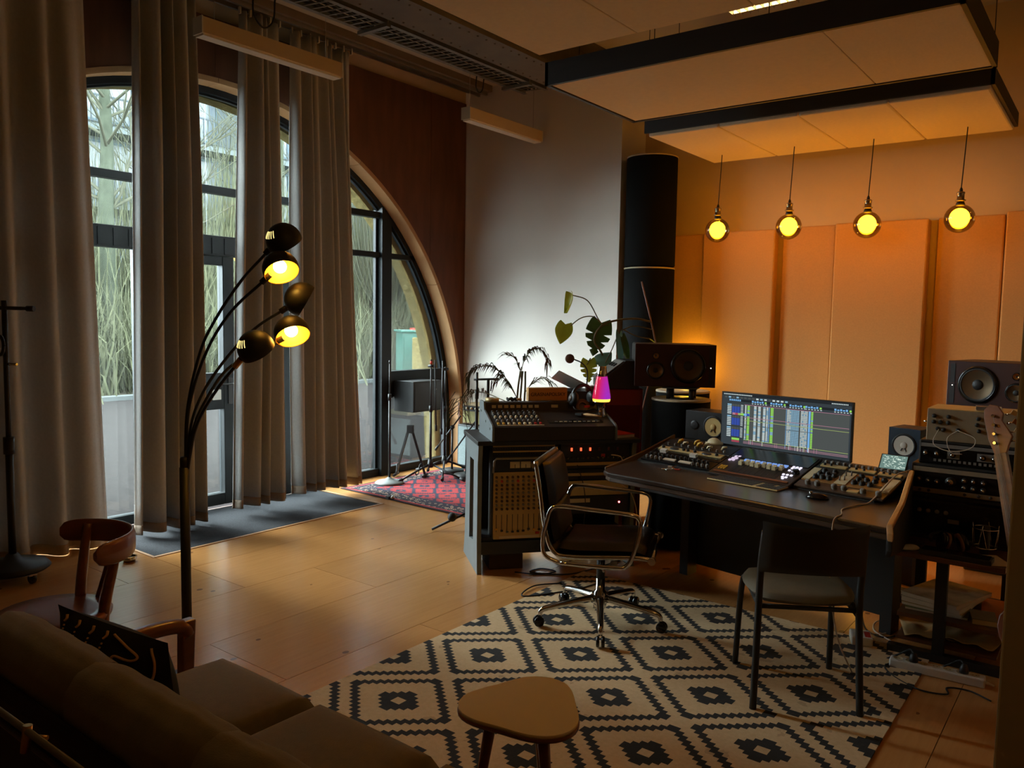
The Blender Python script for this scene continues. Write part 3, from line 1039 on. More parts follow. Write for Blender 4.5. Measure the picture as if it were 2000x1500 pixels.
# globe pendants
M['amber'] = clear('amber_glass', (.95, .80, .50, 1), .8, .02)
M['glow'] = emis('amber_glow', (1.0, .43, .009, 1), 21)
M['smoke'] = mat('nickel_socket', S(150, 134, 110), .3, 1.0, noise=(10, .05))
names = ['leftmost amber globe bulb hanging from the rear cloud', 'second amber globe bulb from the left under the rear cloud', 'third amber globe bulb from the left under the rear cloud', 'rightmost amber globe bulb hanging from the rear cloud']
pend = None
for i, x in enumerate((-2.79, -2.19, -1.60, -0.985)):
    loc = (x, 6.46, (2.377, 2.374, 2.355, 2.363)[i])
    if pend:
        dup(pend, loc, None, names[i])
        continue
    pend = t = thing('globe_pendant', names[i], 'pendant lamp', loc, 0, 'amber globe pendants in a row')
    MB().sphere((0, 0, 0), .100, 28, 18).obj('globe', 'amber', t)
    MB().sphere((0, 0, .004), .065, 20, 14, (1, 1, 1.06)).obj('glowing_core', 'glow', t)
    MB().lathe([(.0, .088), (.028, .09), (.03, .1), (.022, .12), (.0, .122)], 16).obj('neck', 'black', t)
    s_ = MB().lathe([(.0, .118), (.026, .118), (.034, .124), (.034, .13), (.024, .134), (.024, .172), (.028, .176), (.024, .186), (.0, .188)], 18).obj('socket', 'smoke', t)
    MB().lathe([(.012, .186), (.010, .205), (.004, .218)], 10).obj('strain_relief', 'black', s_)
    MB().tube(bez([(0, 0, .21), (.004, 0, .3), (.012, .003, .5), (.018, 0, .625 + .008)], 5), .0038, 6).obj('cord', 'cable', t)

# acoustic panels on the back wall
def wallpanel(label, x0, x1, z1, th=.09, rz=0.0, loc=None):
    o = MB().bx(-(x1 - x0) / 2, (x1 - x0) / 2, -th, 0, 0, z1).obj('wall_absorber', 'panelfab', bev=.012)
    o.location = loc or ((x0 + x1) / 2, YB - .005, 0)
    o.rotation_euler = (0, 0, rz)
    return tag(o, label, 'acoustic panel', 'linen acoustic panels on the back wall')
wallpanel('leftmost linen wall panel, lit yellow, right of the black column', -3.60, -3.165, 2.42, .05)
wallpanel('tall linen wall panel behind the leftmost globe bulb', -3.155, -2.485, 2.425, .10)
wallpanel('recessed linen wall panel between two thicker ones, behind the monitor', -2.435, -1.99, 2.44, .04)
wallpanel('thick linen wall panel behind the third globe bulb', -1.975, -1.275, 2.44, .12)
wallpanel('recessed linen wall panel left of the farthest right panel', -1.22, -0.77, 2.45, .04)
wallpanel('farthest right linen wall panel above the right loudspeaker', -0.755, -0.05, 2.46, .11)

# bass-trap columns
def column(label, x, y, r, zs):
    t = thing('bass_trap', label, 'bass trap', (x, y, 0), 0, 'black cylindrical bass traps')
    for a, b in zip(zs[:-1], zs[1:]):
        MB().lathe([(0, a + .012), (r - .01, a + .012), (r, a + .02), (r, b - .012), (r - .008, b - .004), (0, b - .004)], 36).obj('tube_section', 'blackfab', t)
        MB().lathe([(r - .006, b - .012), (r + .003, b - .012), (r + .003, b), (r - .004, b + .002), (0, b + .002)], 36).obj('rim', mat('pale_rim', S(176, 160, 132), .5, noise=(8, .05)), t)
    return t
column('tall black bass trap column of three stacked tubes in the corner', -3.60, 6.80, .235, (0, 1.04, 2.10, 3.12))
column('waist-high black bass trap tube standing behind the left loudspeaker', -2.72, 5.75, .205, (0, 1.07))
column('waist-high black bass trap tube that carries the left loudspeaker', -2.48, 5.22, .205, (0, 1.06))

# unseen globe pendant, added above the view to throw warm light on the rug
fill_pendant = dup(pend, (-.90, 1.36, 2.42), None, 'unseen amber globe bulb added under the nearest cloud to light the sitting corner')
for c in fill_pendant.children:
    if c.name.startswith('glowing_core'):
        c.data = c.data.copy()
        c.data.materials[0] = emis('warm_white_glow', (1.0, .62, .24, 1), 16)

# ================================================================== RUGS AND SEATING
rg_ = MB().bx(-2.65 + 2.312, -0.65 + 2.312, 1.25 - 2.277, 4.25 - 2.277, 0.0005, .007).obj('diamond_rug', 'rug', loc=(-2.312, 2.277, 0))
tag(rg_, 'cream rug with black stepped diamonds under the desk chairs', 'rug')
def pr_(u, v):
    x, y = -.95 + 1.9 * u, -.75 + 1.5 * v
    z = .006 + .004 * math.sin(7 * x + 2 * y) * math.sin(5 * y - x) ** 2
    return (x, y, z)
pr = MB().grid(pr_, 40, 30).obj('persian_rug', 'persian', loc=(-4.74, 5.58, 0), rot=(0, 0, -.035), solid=.006)
tag(pr, 'red patterned persian rug under the microphone stands', 'rug')

# ---- sofa
sf = thing('sofa', 'olive brown velvet sofa with wooden arms seen from behind', 'sofa', (-1.42, 1.0, 0))
def pad(w, d, h, puff=.03, nx=14, ny=10):
    """soft cushion: w x d x h block with rounded edges, domed top"""
    mb = MB()
    def f(u, v, top):
        x, y = (u - .5) * 2, (v - .5) * 2
        ex, ey = math.copysign(1 - (1 - abs(x)) ** 2.2, x), math.copysign(1 - (1 - abs(y)) ** 2.2, y)
        m = max(0, 1 - max(abs(x), abs(y)) ** 8)
        z = h / 2 * (m ** .45) + puff * (1 - x * x) * (1 - y * y)
        return (x * w / 2, y * d / 2, z if top else -h / 2 * (m ** .45))
    mb.grid(lambda u, v: f(u, v, True), nx, ny)
    mb.grid(lambda u, v: f(1 - u, v, False), nx, ny)
    return mb
for i in range(4):
    cx = -.69 + i * .505
    pad(.50, .62, .15, .018, 20, 20).obj('seat_cushion', 'sofa', sf, loc=(cx, .20, .392))
def backpad(i):
    cx = -.69 + i * .505
    rnd = random.Random(i)
    mb = MB()
    prof = [(.06, .34), (.035, .50), (.0, .64), (-.045, .735), (-.085, .785), (-.135, .80), (-.185, .785), (-.215, .74), (-.215, .66), (-.19, .50), (-.15, .34)]
    def f(u, v):
        k = v * (len(prof) - 1)
        a = min(int(k), len(prof) - 2)
        t = k - a
        y = prof[a][0] * (1 - t) + prof[a + 1][0] * t
        z = prof[a][1] * (1 - t) + prof[a + 1][1] * t
        x = (u - .5) * 2
        e = (1 - abs(x) ** 6)
        wr = 0.002 * math.sin(22 * u + 5 * math.sin(6 * v + i)) * (1 if z > .6 else .4)
        cy, cz = -.085, .55
        return (cx + x * .2525, -.02 + cy + (y - cy) * (.93 + .07 * e) , -.0 + .45 + (cz + (z - cz) * (.965 + .035 * e) - .45) * .985 + wr)
    mb.grid(f, 26, 34)
    return mb.obj('back_cushion', 'sofa', sf, sub=0)
for i in range(4):
    backpad(i)
MB().prism([(-.17, .16), (-.20, .18), (-.262, .66), (-.245, .70), (-.22, .66)], -.96, 1.10, 'x').obj('back_panel', mat('dark_sofa_back', S(40, 32, 26), .8, noise=(6, .1)), sf, bev=.01)
MB().tube([(-.95, -.262, .60), (1.08, -.262, .60)], .007, 8).obj('piping', mat('dark_sofa_piping', S(84, 72, 64), .6, noise=(6, .1)), sf)
MB().bx(-.94, 1.08, -.14, .46, .22, .29).obj('seat_frame', 'darkwood', sf, bev=.01)
for x in (-.905, 1.04):
    arm = MB().tube(bez([(x, -.12, .56), (x, .10, .583), (x, .30, .588), (x, .40, .575), (x, .425, .54)], 6), .026, 10).obj('arm_rest', 'redwood', sf)
    arm.scale = (1.15, 1, .96)
    MB().prism([(.39, 0), (.42, 0), (.45, .57), (.40, .57)], x * 1.15 - .02, x * 1.15 + .02, 'x').obj('leg', 'redwood', sf, bev=.006)
    MB().prism([(-.17, 0), (-.13, 0), (-.09, .56), (-.14, .56)], x * 1.15 - .018, x * 1.15 + .018, 'x').obj('leg', 'redwood', sf, bev=.006)
    arm.location.x = 0

# ---- cushion with tan lines
cu = thing('scatter_cushion', 'black scatter cushion with tan hand-drawn lines on the sofa', 'cushion', (-2.16, 1.05, .57))
xa, ya = Vector((.99, .14, -.02)).normalized(), Vector((0, -.15, .99))
ya = (ya - xa * ya.dot(xa)).normalized()
za = xa.cross(ya)
cu.rotation_euler = Matrix((xa, ya, za)).transposed().to_euler()
M['cush'] = mat('black_cotton', S(34, 32, 31), .95, noise=(60, .1), bump=(300, .15))
M['tan'] = mat('tan_thread', S(226, 180, 122), .9, noise=(40, .1))
def cz(x, y, s=.235, h=.105):
    a, b = min(1, abs(x) / s), min(1, abs(y) / s)
    return h * ((1 - a ** 2.2) * (1 - b ** 2.2)) ** .72
def cf(u, v, sg):
    x, y = (u - .5) * .47, (v - .5) * .47
    k = 1 - .03 * (1 - (2 * u - 1) ** 2) * abs(2 * v - 1) ** 2 - .0
    k2 = 1 - .03 * (1 - (2 * v - 1) ** 2) * abs(2 * u - 1) ** 2
    return (x * k2, y * k, sg * cz(x, y))
mb = MB()
mb.grid(lambda u, v: cf(u, v, 1), 28, 28)
mb.grid(lambda u, v: cf(1 - u, v, -1), 28, 28)
mb.obj('cover', 'cush', cu)
cu.scale = (1.02, .80, .9)
def line(pts, r=.0042, name='stitched_line'):
    P = [(p[0], p[1], cz(p[0], p[1]) + .0035) for p in [(q.x, q.y) for q in bez([(a, .226 - (.19 - b) * .45, 0) for a, b in pts], 8)]]
    MB().tube(P, r, 5).obj(name, 'tan', cu)
for i, x in enumerate((-.17, -.105, -.04, .02)):
    line([(x, .185), (x + .006, .165), (x, .145)])
    for k in range(3):
        line([(x + .003, .125 - k * .024), (x + .003, .115 - k * .024)], .003, 'stitched_dot')
    line([(x + .002, .05), (x + .006, -.02), (x - .002, -.09)])
line([(.05, .18), (.10, .15), (.155, .10), (.14, .065), (.085, .075), (.08, .04), (.12, -.01), (.16, -.055), (.14, -.09), (.09, -.06), (.065, -.11)], .004)
line([(.19, .16), (.205, .06), (.2, -.06), (.17, -.15)], .004)

# ---- bentwood chair behind the sofa
bc = thing('bentwood_chair', 'reddish bentwood chair with a curved back rail by the leftmost curtain', 'chair', (-3.19, 1.30, 0), math.radians(-10))
MB().lathe([(0, .425), (.195, .425), (.205, .435), (.208, .448), (.200, .458), (.15, .455), (.0, .450)], 36).obj('seat', 'redwood', bc)
MB().lathe([(.175, .36), (.19, .36), (.19, .425), (.175, .425)], 32).obj('seat_ring', 'redwood', bc)
def rail_(u, v):
    a = math.radians(20 + 142 * u)
    e = 1 - abs(2 * u - 1) ** 10
    R_ = .245 + .03 * math.sin(pi * u)
    h_ = .5 * (.095 * (.35 + .65 * e ** .5))
    ang = v * 2 * pi
    return ((R_ + .012 * math.cos(ang)) * math.cos(a), .01 + (R_ + .012 * math.cos(ang)) * math.sin(a), .705 + h_ * math.copysign(abs(math.sin(ang)) ** .6, math.sin(ang)))
mb = MB()
mb.grid(lambda u, v: rail_(u, 1 - v), 40, 14)
mb.mesh([rail_(0, k / 14) for k in range(14)], [tuple(range(14))])
mb.mesh([rail_(1, k / 14) for k in range(14)], [tuple(range(14))[::-1]])
mb.obj('back_rail', 'redwood', bc)
for a in (52, 136):
    ca, sa = math.cos(math.radians(a)), math.sin(math.radians(a))
    MB().tube(bez([(.19 * ca, .22 * sa + .02, 0), (.175 * ca, .19 * sa, .25), (.19 * ca, .19 * sa, .45), (.225 * ca, .225 * sa, .62), (.245 * ca, .255 * sa, .735)], 5), [.015 + .006 * math.sin(pi * k / 20) for k in range(21)], 10).obj('back_leg', 'redwood', bc)
for aa in (102, 112):
    xx, yy = math.cos(math.radians(aa)), math.sin(math.radians(aa))
    MB().tube([(xx * .19, yy * .19, .45), (xx * .24, yy * .24, .58), (xx * .268, .01 + yy * .265, .67)], .0085, 8).obj('spindle', 'redwood', bc)
for sx in (-1, 1):
    MB().tube(bez([(sx * .19, -.19, 0), (sx * .165, -.155, .22), (sx * .15, -.13, .44)], 5), [.013 + .0006 * k for k in range(11)], 10).obj('front_leg', 'redwood', bc)

# ---- arc lamp with five heads
al = thing('arc_lamp', 'black five-armed arc floor lamp with glowing round shades', 'floor lamp', (-3.114, 1.805, 0))
MB().lathe([(0, 0), (.155, 0), (.16, .006), (.155, .018), (.03, .026), (.02, .05), (0, .05)], 32).obj('base', 'black', al)
MB().cyl((0, 0, .03), (0, 0, .955), .0205, n=16).obj('pole', 'black', al)
arms = {1: [(.003, .003, .95), (.013, .01, 1.2), (.057, .044, 1.437), (.109, .084, 1.577), (.195, .149, 1.737), (.283, .217, 1.86)],
        2: [(.006, .005, .95), (.022, .011, 1.2), (.093, .049, 1.438), (.189, .104, 1.609), (.314, .177, 1.74)],
        3: [(.010, .012, .95), (.018, .023, 1.134), (.054, .067, 1.286), (.126, .143, 1.438), (.195, .221, 1.547), (.266, .304, 1.622)],
        4: [(.013, .010, .95), (.033, .023, 1.114), (.076, .052, 1.234), (.149, .103, 1.365), (.239, .165, 1.437), (.325, .224, 1.49)],
        5: [(.014, .008, .95), (.052, .018, 1.106), (.117, .027, 1.212), (.205, .043, 1.314), (.302, .055, 1.401)]}
MB().lathe([(0, .94), (.018, .94), (.018, .99), (.014, 1.0), (0, 1.0)], 14).obj('arm_collar', 'black', al)
heads = {1: ((.339, .259, 1.907), (.0, .55, -.75)), 2: ((.369, .219, 1.789), (.62, -.18, -.76)), 3: ((.331, .354, 1.669), (.50, .72, -.48)),
         4: ((.379, .265, 1.529), (.62, -.20, -.76)), 5: ((.364, .103, 1.468), (.0, .55, -.75))}
M['shade_in'] = mat('brass_shade_inside', S(228, 170, 70), .45, .3, noise=(10, .03))
M['bulb'] = emis('warm_bulb', (1.0, .55, .08, 1), 48)
for k, P_ in arms.items():
    c, ax = Vector(heads[k][0]), Vector(heads[k][1]).normalized()
    MB().tube(bez(P_, 8), .0062, 8).obj('arm', 'black', al)
    q = Vector(P_[-1])
    d = (q - Vector(P_[-2])).normalized()
    jn = MB().cyl(q - d * .012, q + d * .038, .013, n=12)
    jn.obj('socket', 'brass' if k == 5 else 'black', al)
    R_ = ax.to_track_quat('-Z', 'Y').to_matrix()   # shade opens along -local z
    rr = .0735
    th = [math.radians(a) for a in (0, 12, 24, 36, 48, 60, 72, 84, 96, 106)]
    outer = [(rr * math.sin(a), rr * math.cos(a)) for a in th]
    inner = [(p[0] * .965, p[1] * .965) for p in outer][::-1]
    sh = MB().lathe(outer, 30, c, R_).obj('shade', 'black', al)
    MB().lathe([outer[-1]] + inner, 30, c, R_).obj('shade_lining', 'shade_in', sh)
    MB().sphere(c + R_ @ Vector((0, 0, .012)), .027, 14, 10).obj('bulb', 'bulb', sh)
    MB().cyl(c + R_ @ Vector((0, 0, .066)), c + R_ @ Vector((0, 0, .03)), .014, n=12).obj('bulb_holder', 'black', sh)
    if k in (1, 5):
        for m_ in range(5):   # glowing strips stand in for light through vent slots near the crown
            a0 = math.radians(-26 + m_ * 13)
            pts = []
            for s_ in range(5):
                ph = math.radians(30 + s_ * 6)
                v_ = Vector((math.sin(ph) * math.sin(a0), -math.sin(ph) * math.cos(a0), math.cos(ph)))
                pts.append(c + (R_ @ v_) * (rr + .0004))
            MB().tube(pts, .0016, 5).obj('vent_glow_strip', emis('vent_glow', (1, .72, .25, 1), 1.1), sh)

# ---- low stool table
st = thing('side_table', 'small rounded triangular side table with splayed wooden legs on the rug', 'table', (-1.36, 1.865, 0), math.radians(-20))
def tri(r, n=48):
    out = []
    for k in range(n):
        a = 2 * pi * k / n
        out.append(((r * (1 + .13 * math.cos(3 * a)) * math.cos(a)), r * (1 + .13 * math.cos(3 * a)) * math.sin(a)))
    return out
M['tabletop'] = mat('sand_lacquer', S(228, 208, 166), .42, noise=(2, .04))
MB().prism(tri(.176), .440, .452, 'z', True).obj('table_top', 'tabletop', st)
MB().prism(tri(.178), .430, .4405, 'z', True).obj('edge_band', 'redwood', st)
for k in range(3):
    a = 2 * pi * k / 3
    MB().tube([(.16 * math.cos(a), .16 * math.sin(a), 0.007), (.095 * math.cos(a), .095 * math.sin(a), .43)], [.011, .019], 12).obj('leg', 'redwood', st)

# ---- office chair
oc = thing('office_chair', 'black leather office chair with chrome arm loops and five-star base', 'chair', (-2.12, 3.566, .007), math.radians(22.5))
for k in range(5):
    a = math.radians(-58 + 72 * k - 22.5)
    ca, sa = math.cos(a), math.sin(a)
    P_ = [(.03 * ca, .03 * sa, .135), (.16 * ca, .16 * sa, .118), (.285 * ca, .285 * sa, .098), (.32 * ca, .32 * sa, .085), (.327 * ca, .327 * sa, .058)]
    lg = MB().tube(bez(P_, 4), [.021 - .0006 * q for q in range(17)], 8).obj('base_arm', 'chrome', oc)
    c_ = Vector((.333 * ca, .333 * sa, .03))
    wv = Vector((-sa, ca, 0))
    w = MB()
    for s_ in (-1, 1):
        w.lathe([(0, -.008), (.024, -.008), (.0275, -.004), (.0275, .004), (.024, .008), (0, .008)], 16, c_ + wv * s_ * .013, wv.to_track_quat('Z', 'Y').to_matrix())
    w.obj('castor', 'blackgloss', lg)
MB().lathe([(0, .085), (.034, .085), (.037, .11), (.034, .17), (.024, .18), (.024, .24), (0, .24)], 18).obj('hub', 'chrome', oc)
MB().cyl((0, 0, .2), (0, 0, .40), .022, n=14).obj('gas_column', 'black', oc)
MB().bx(-.09, .10, -.05, .05, .36, .405).obj('tilt_mechanism', 'black', oc, bev=.01)
kn = MB().cyl((.08, -.05, .36), (.08, -.105, .355), .018, n=12).obj('tilt_knob', 'grey', oc)
MB().tube([(.02, -.05, .385), (.03, -.2, .37), (.05, -.235, .35)], .006, 8).obj('height_lever', 'alu', oc)
# seat + back as one padded sling profile, pads as separate parts
def padgrid(pts, w, th, n=26, m=12, puff=.012):
    """pad along 2d path pts (x,z) with width w (y) and thickness th"""
    P_ = bez([(p[0], 0, p[1]) for p in pts], 8)
    N_ = len(P_) - 1
    mb = MB()
    def fr(u):
        k = u * N_
        i = min(int(k), N_ - 1)
        p = P_[i].lerp(P_[i + 1], k - i)
        t = (P_[i + 1] - P_[i]).normalized()
        return p, Vector((-t.z, 0, t.x))
    def f(u, v, sg):
        p, nn = fr(u)
        y = (v - .5) * 2
        e = (1 - abs(2 * u - 1) ** 10) * (1 - abs(y) ** 10)
        q = p + nn * sg * (th / 2 * max(0, e) ** .4 + puff * (1 - y * y) * (1 - (2 * u - 1) ** 2))
        return (q.x, y * w / 2, q.z)
    mb.grid(lambda u, v: f(u, v, 1), n, m)
    mb.grid(lambda u, v: f(u, 1 - v, -1), n, m)
    return mb
padgrid([(.26, .445), (.20, .462), (.05, .455), (-.10, .445), (-.19, .45)], .46, .05).obj('seat_pad', 'leather', oc)
padgrid([(-.205, .47), (-.225, .55), (-.235, .64)], .44, .045).obj('lower_back_pad', 'leather', oc)
padgrid([(-.235, .645), (-.25, .75), (-.275, .875)], .44, .05).obj('upper_back_pad', 'leather', oc)
padgrid([(.285, .425), (.2, .435), (-.1, .415), (-.2, .43), (-.25, .55), (-.275, .72), (-.305, .88)], .47, .014, 40, 6, 0).obj('sling', 'leather', oc)
for s_ in (-1, 1):
    MB().tube(bez([(.29, s_ * .24, .43), (.2, s_ * .24, .435), (-.1, s_ * .24, .413), (-.205, s_ * .24, .43), (-.252, s_ * .24, .55), (-.278, s_ * .24, .72), (-.307, s_ * .24, .885)], 8), .012, 8).obj('side_rail', 'chrome', oc)
    L_ = [(-.17, .385), (.10, .385), (.165, .40), (.20, .47), (.225, .585), (.222, .632), (.18, .655), (.0, .665), (-.17, .672), (-.215, .655), (-.235, .60), (-.255, .50), (-.245, .42), (-.17, .385)]
    MB().tube(bez([(p[0], s_ * .27, p[1]) for p in L_], 6), .0115, 8).obj('arm_loop', 'chrome', oc)
    MB().tube([(.285, s_ * .245, .43), (.285, s_ * .262, .43)], .019, 12).obj('rail_end', 'chrome', oc)
MB().tube([(.285, -.24, .43), (.285, .24, .43)], .012, 8).obj('front_spreader', 'chrome', oc)
MB().tube([(-.31, -.245, .865), (-.31, .245, .865)], .02, 12).obj('top_spreader', 'grey', oc)

# ---- visitor chair in front of the desk
vc = thing('visitor_chair', 'black tube-framed chair with grey-green seat facing the desk', 'chair', (-1.07, 3.47, .007), math.radians(121))
vc.scale = (1, 1, .985)
M['tube'] = mat('black_green_tube', S(30, 31, 28), .45, noise=(6, .1))
M['vseat'] = mat('grey_green_vinyl', S(112, 110, 94), .55, noise=(12, .1), bump=(80, .05))
for s_ in (-1, 1):
    MB().tube(bez([(-.235, s_ * .213, 0), (-.215, s_ * .205, .25), (-.20, s_ * .20, .46), (-.215, s_ * .20, .62), (-.245, s_ * .195, .765)], 5), .0145, 10).obj('rear_leg', 'tube', vc)
    MB().tube(bez([(.215, s_ * .213, 0), (.20, s_ * .207, .25), (.185, s_ * .20, .40), (.15, s_ * .19, .435), (-.19, s_ * .195, .435)], 6), .0135, 10).obj('front_leg', 'tube', vc)
    MB().tube([(-.19, s_ * .2, .40), (-.1, s_ * .185, .425)], .006, 6).obj('gusset', 'tube', vc)
for x in (-.195, .15):
    MB().tube([(x, -.195, .432), (x, .195, .432)], .011, 8).obj('cross_bar', 'tube', vc)
mb = pad(.44, .43, .045, .012, 22, 22)
mb.v = [(p[0] * math.sqrt(1 - .34 * (p[1] / .215) ** 2), p[1] * math.sqrt(1 - .34 * (p[0] / .22) ** 2) * (1.05 + .10 * p[0]), p[2]) for p in mb.v]
mb.obj('seat', 'vseat', vc, loc=(.0, 0, .462))
def vb_(u, v, sg):
    y = (u - .5) * 2
    z = (v - .5) * 2
    e = max(0, (1 - abs(y) ** 9) * (1 - abs(z) ** 9)) ** .4
    lean = -.225 - .035 * v
    return (lean - .06 * (1 - y * y) + sg * (.012 * e), y * .208, .60 + .20 * v + .012 * y * y * (2 * v - 1) + .0)
mb = MB()
mb.grid(lambda u, v: vb_(u, v, 1), 20, 12)
mb.grid(lambda u, v: vb_(1 - u, v, -1), 20, 12)
mb.obj('backrest', mat('black_vinyl', S(28, 27, 24), .5, noise=(12, .1)), vc)

# ================================================================== THE DESK
DO, DA = Vector((-2.29, 3.9, 0)), math.radians(-10)
def D(u, v, z=0.0):
    return (DO.x + u * math.cos(DA) - v * math.sin(DA), DO.y + u * math.sin(DA) + v * math.cos(DA), z)
dk = thing('studio_desk', 'black-brown studio desk with sloped racks and light wooden cheek', 'desk', DO, DA)
top = [(-.13, .98), (-.16, .55), (-.105, .25), (-.06, .06), (-.03, .0), (.03, -.035), (.40, -.02), (.8, -.03), (1.25, -.03), (1.585, -.04), (1.47, .35), (1.33, .80), (1.28, .98)]
MB().prism(top, .722, .75, 'z').obj('worktop', 'deskwood', dk, bev=.008)
low = [(p[0] * .99 + .006, p[1] + .012) for p in top]
MB().prism(low, .695, .7215, 'z').obj('lower_edge', mat('worktop_edge', S(74, 54, 38), .45, noise=(4, .2)), dk, bev=.006)
MB().prism([(.405, .751), (.405, .757), (.735, .853), (.80, .853), (.80, .751)], -.11, 1.33, 'x').obj('rack_bed', 'black', dk)
def cheek(P_, tops, th, m, name, z0=.52, lows=None):
    mb = MB()
    n = len(P_)
    vs = []
    for i, (p, t) in enumerate(zip(P_, tops)):
        zl = lows[i] if lows else z0
        vs += [(p[0] - th / 2, p[1], zl), (p[0] + th / 2, p[1], zl), (p[0] + th / 2, p[1], t), (p[0] - th / 2, p[1], t)]
    fs = [(0, 1, 2, 3), tuple((n - 1) * 4 + k for k in (3, 2, 1, 0))]
    for i in range(n - 1):
        a, b = i * 4, i * 4 + 4
        for k in range(4):
            k2 = (k + 1) % 4
            fs.append((a + k2, a + k, b + k, b + k2))
    mb.mesh(vs, fs)
    return mb.obj(name, m, dk, bev=.005)
RCH = [(1.60, -.065), (1.585, -.04), (1.487, .33), (1.40, .64), (1.365, .75)]
cheek(RCH, [.735, .768, .795, .865, .875], .026, 'lightwood', 'cheek_edge', 0, [.70, .746, .775, .844, .854])
cheek(RCH, [.699, .745, .774, .843, .853], .022, 'black', 'cheek', 0, [.66, .63, .56, .55, .55])
cheek([(-.07, .06), (-.12, .25), (-.175, .55), (-.16, .85)], [.756, .760, .79, .87], .012, mat('worn_edge', S(112, 88, 64), .5, noise=(6, .15)), 'cheek_edge', .70)
MB().bx(.0, 1.30, .84, .87, .055, .694).obj('modesty_panel', 'black', dk)
MB().bx(-.13, 1.30, .80, .84, .60, .85).obj('rear_board', 'black', dk)
for u in (.02, 1.28):
    MB().bx(u - .03, u + .03, .74, .84, .0, .694).obj('leg_panel', 'black', dk)
MB().bx(.0, 1.34, .30, .34, .60, .694).obj('apron', 'black', dk)
MB().bx(.62, .66, .30, .33, .60, .62).obj('cable_clip', 'grey', dk)

SL = math.atan2(.096, .33)
def on_slope(name, label, cat, u, s, w, group=None):
    """thing whose local x runs along the desk, y up the rack slope, z out of it; s = distance up the slope"""
    return thing(name, label, cat, D(u, .405 + s * math.cos(SL), .7585 + s * math.sin(SL)), rot=(SL, 0, DA), group=group)
def knobs(t, pts, r, h, m, name='knobs'):
    mb = MB()
    for (x, y) in pts:
        mb.lathe([(0, h), (r * .8, h), (r, h * .8), (r, 0)], 10, (x, y, .012))
    o = mb.obj(name, m, t)
    if len(pts) > 1:
        stuff(o)
    return o
def each(t, pts, build, name, m):
    o = None
    for (x, y) in pts:
        if o is None:
            o = build().obj(name, m, t, loc=(x, y, 0))
        else:
            link_copy(o, t, (x, y, 0))
# left racks
ga = on_slope('rack_compressor', 'black rack unit with two pale meters at the desk front left', 'audio gear', -.085, 0.0, .48)
MB().bx(.0, .49, .003, .103, 0, .012).obj('faceplate', 'blackgloss', ga, bev=.003)
each(ga, [(.19, .04), (.30, .04)], lambda: MB().bx(-.042, .042, -.012, .012, .012, .016), 'meter', 'paper')
knobs(ga, [(.03 + .031 * k, .075) for k in range(14)], .009, .016, 'black')
knobs(ga, [(.03 + .033 * k, .03) for k in range(4)] + [(.36 + .033 * k, .03) for k in range(4)], .009, .016, 'grey', 'lower_knobs')
gb = on_slope('rack_valve_unit', 'champagne rack strip with two oval meters at the desk left', 'audio gear', -.085, .108, .48)
MB().bx(.0, .49, .0, .105, 0, .012).obj('faceplate', 'blackgloss', gb, bev=.003)
MB().bx(.02, .47, .045, .09, .012, .02).obj('gold_strip', 'gold', gb, bev=.002)
each(gb, [(.13, .067), (.36, .067)], lambda: MB().lathe([(0, .024), (.03, .024), (.034, .02)], 20), 'oval_meter', 'black')
for o in gb.children:
    if o.name.startswith('oval_meter'):
        o.scale = (1, .5, 1)
each(gb, [(.085, .02), (.30, .02)], lambda: MB().bx(-.022, .022, -.012, .012, .012, .03), 'white_tab', 'white')
knobs(gb, [(.05, .067), (.20, .067), (.23, .067), (.28, .067), (.43, .067)], .010, .022, 'black')
gc = on_slope('rack_patch_unit', 'cluttered rack unit with yellow plugs behind the oval meters', 'audio gear', -.085, .216, .48)
MB().bx(.0, .49, .0, .115, 0, .012).obj('faceplate', 'black', gc, bev=.003)
each(gc, [(.09, .06), (.20, .075), (.235, .05)], lambda: MB().tube([(0, 0, .012), (.008, .004, .03), (.03, .01, .038)], .009, 8), 'yellow_plug', 'yellow')
each(gc, [(.13, .05), (.27, .07), (.31, .04), (.40, .06)], lambda: MB().tube([(0, 0, .012), (.01, .0, .028), (.035, .004, .030)], .007, 8), 'white_plug', 'cream')
knobs(gc, [(.04 + .05 * k, .025) for k in range(9)], .008, .014, 'grey')
# fader controller
fc = on_slope('fader_controller', 'fader controller with eight blue displays under the monitor', 'mixer', .415, -.03, .48)
MB().bx(.0, .49, .0, .375, .001, .016).obj('body', mat('controller_body', S(46, 36, 30), .4, noise=(6, .1)), fc, bev=.004)
MB().bx(.01, .48, .23, .36, .016, .020).obj('screen_strip', 'blackgloss', fc)
MB().bx(.02, .47, .022, .038, .016, .022).obj('palm_rest', 'redwood', fc, bev=.003)
MB().bx(.10, .385, .05, .19, .016, .0175).obj('fader_field', 'black', fc)
for k in range(8):
    x = .122 + .034 * k
    sl = MB().bx(x - .0015, x + .0015, .055, .175, .0175, .0182).obj('fader_slot', 'blackgloss', fc)
    MB().prism([(-.016, .018), (-.011, .040), (0, .034), (.011, .040), (.016, .018)], x - .011, x + .011, 'x').obj('fader_cap', 'cream', fc, loc=(0, .155 + .006 * ((k * 5) % 3), 0))
    MB().bx(x - .013, x + .013, .196, .222, .016, .021).obj('display', emis('blue_display', (.16, .28, .62, 1), .8), fc)
E1 = emis('white_key_light', (.75, .72, .9, 1), .9)
each(fc, [(.405 + .02 * a, .20 + .018 * b) for a in range(3) for b in range(2)] + [(.405, .17), (.428, .165), (.40, .115), (.422, .115), (.444, .115), (.41, .085), (.43, .085), (.42, .068)], lambda: MB().bx(-.006, .006, -.006, .006, .016, .021), 'lit_key', E1)
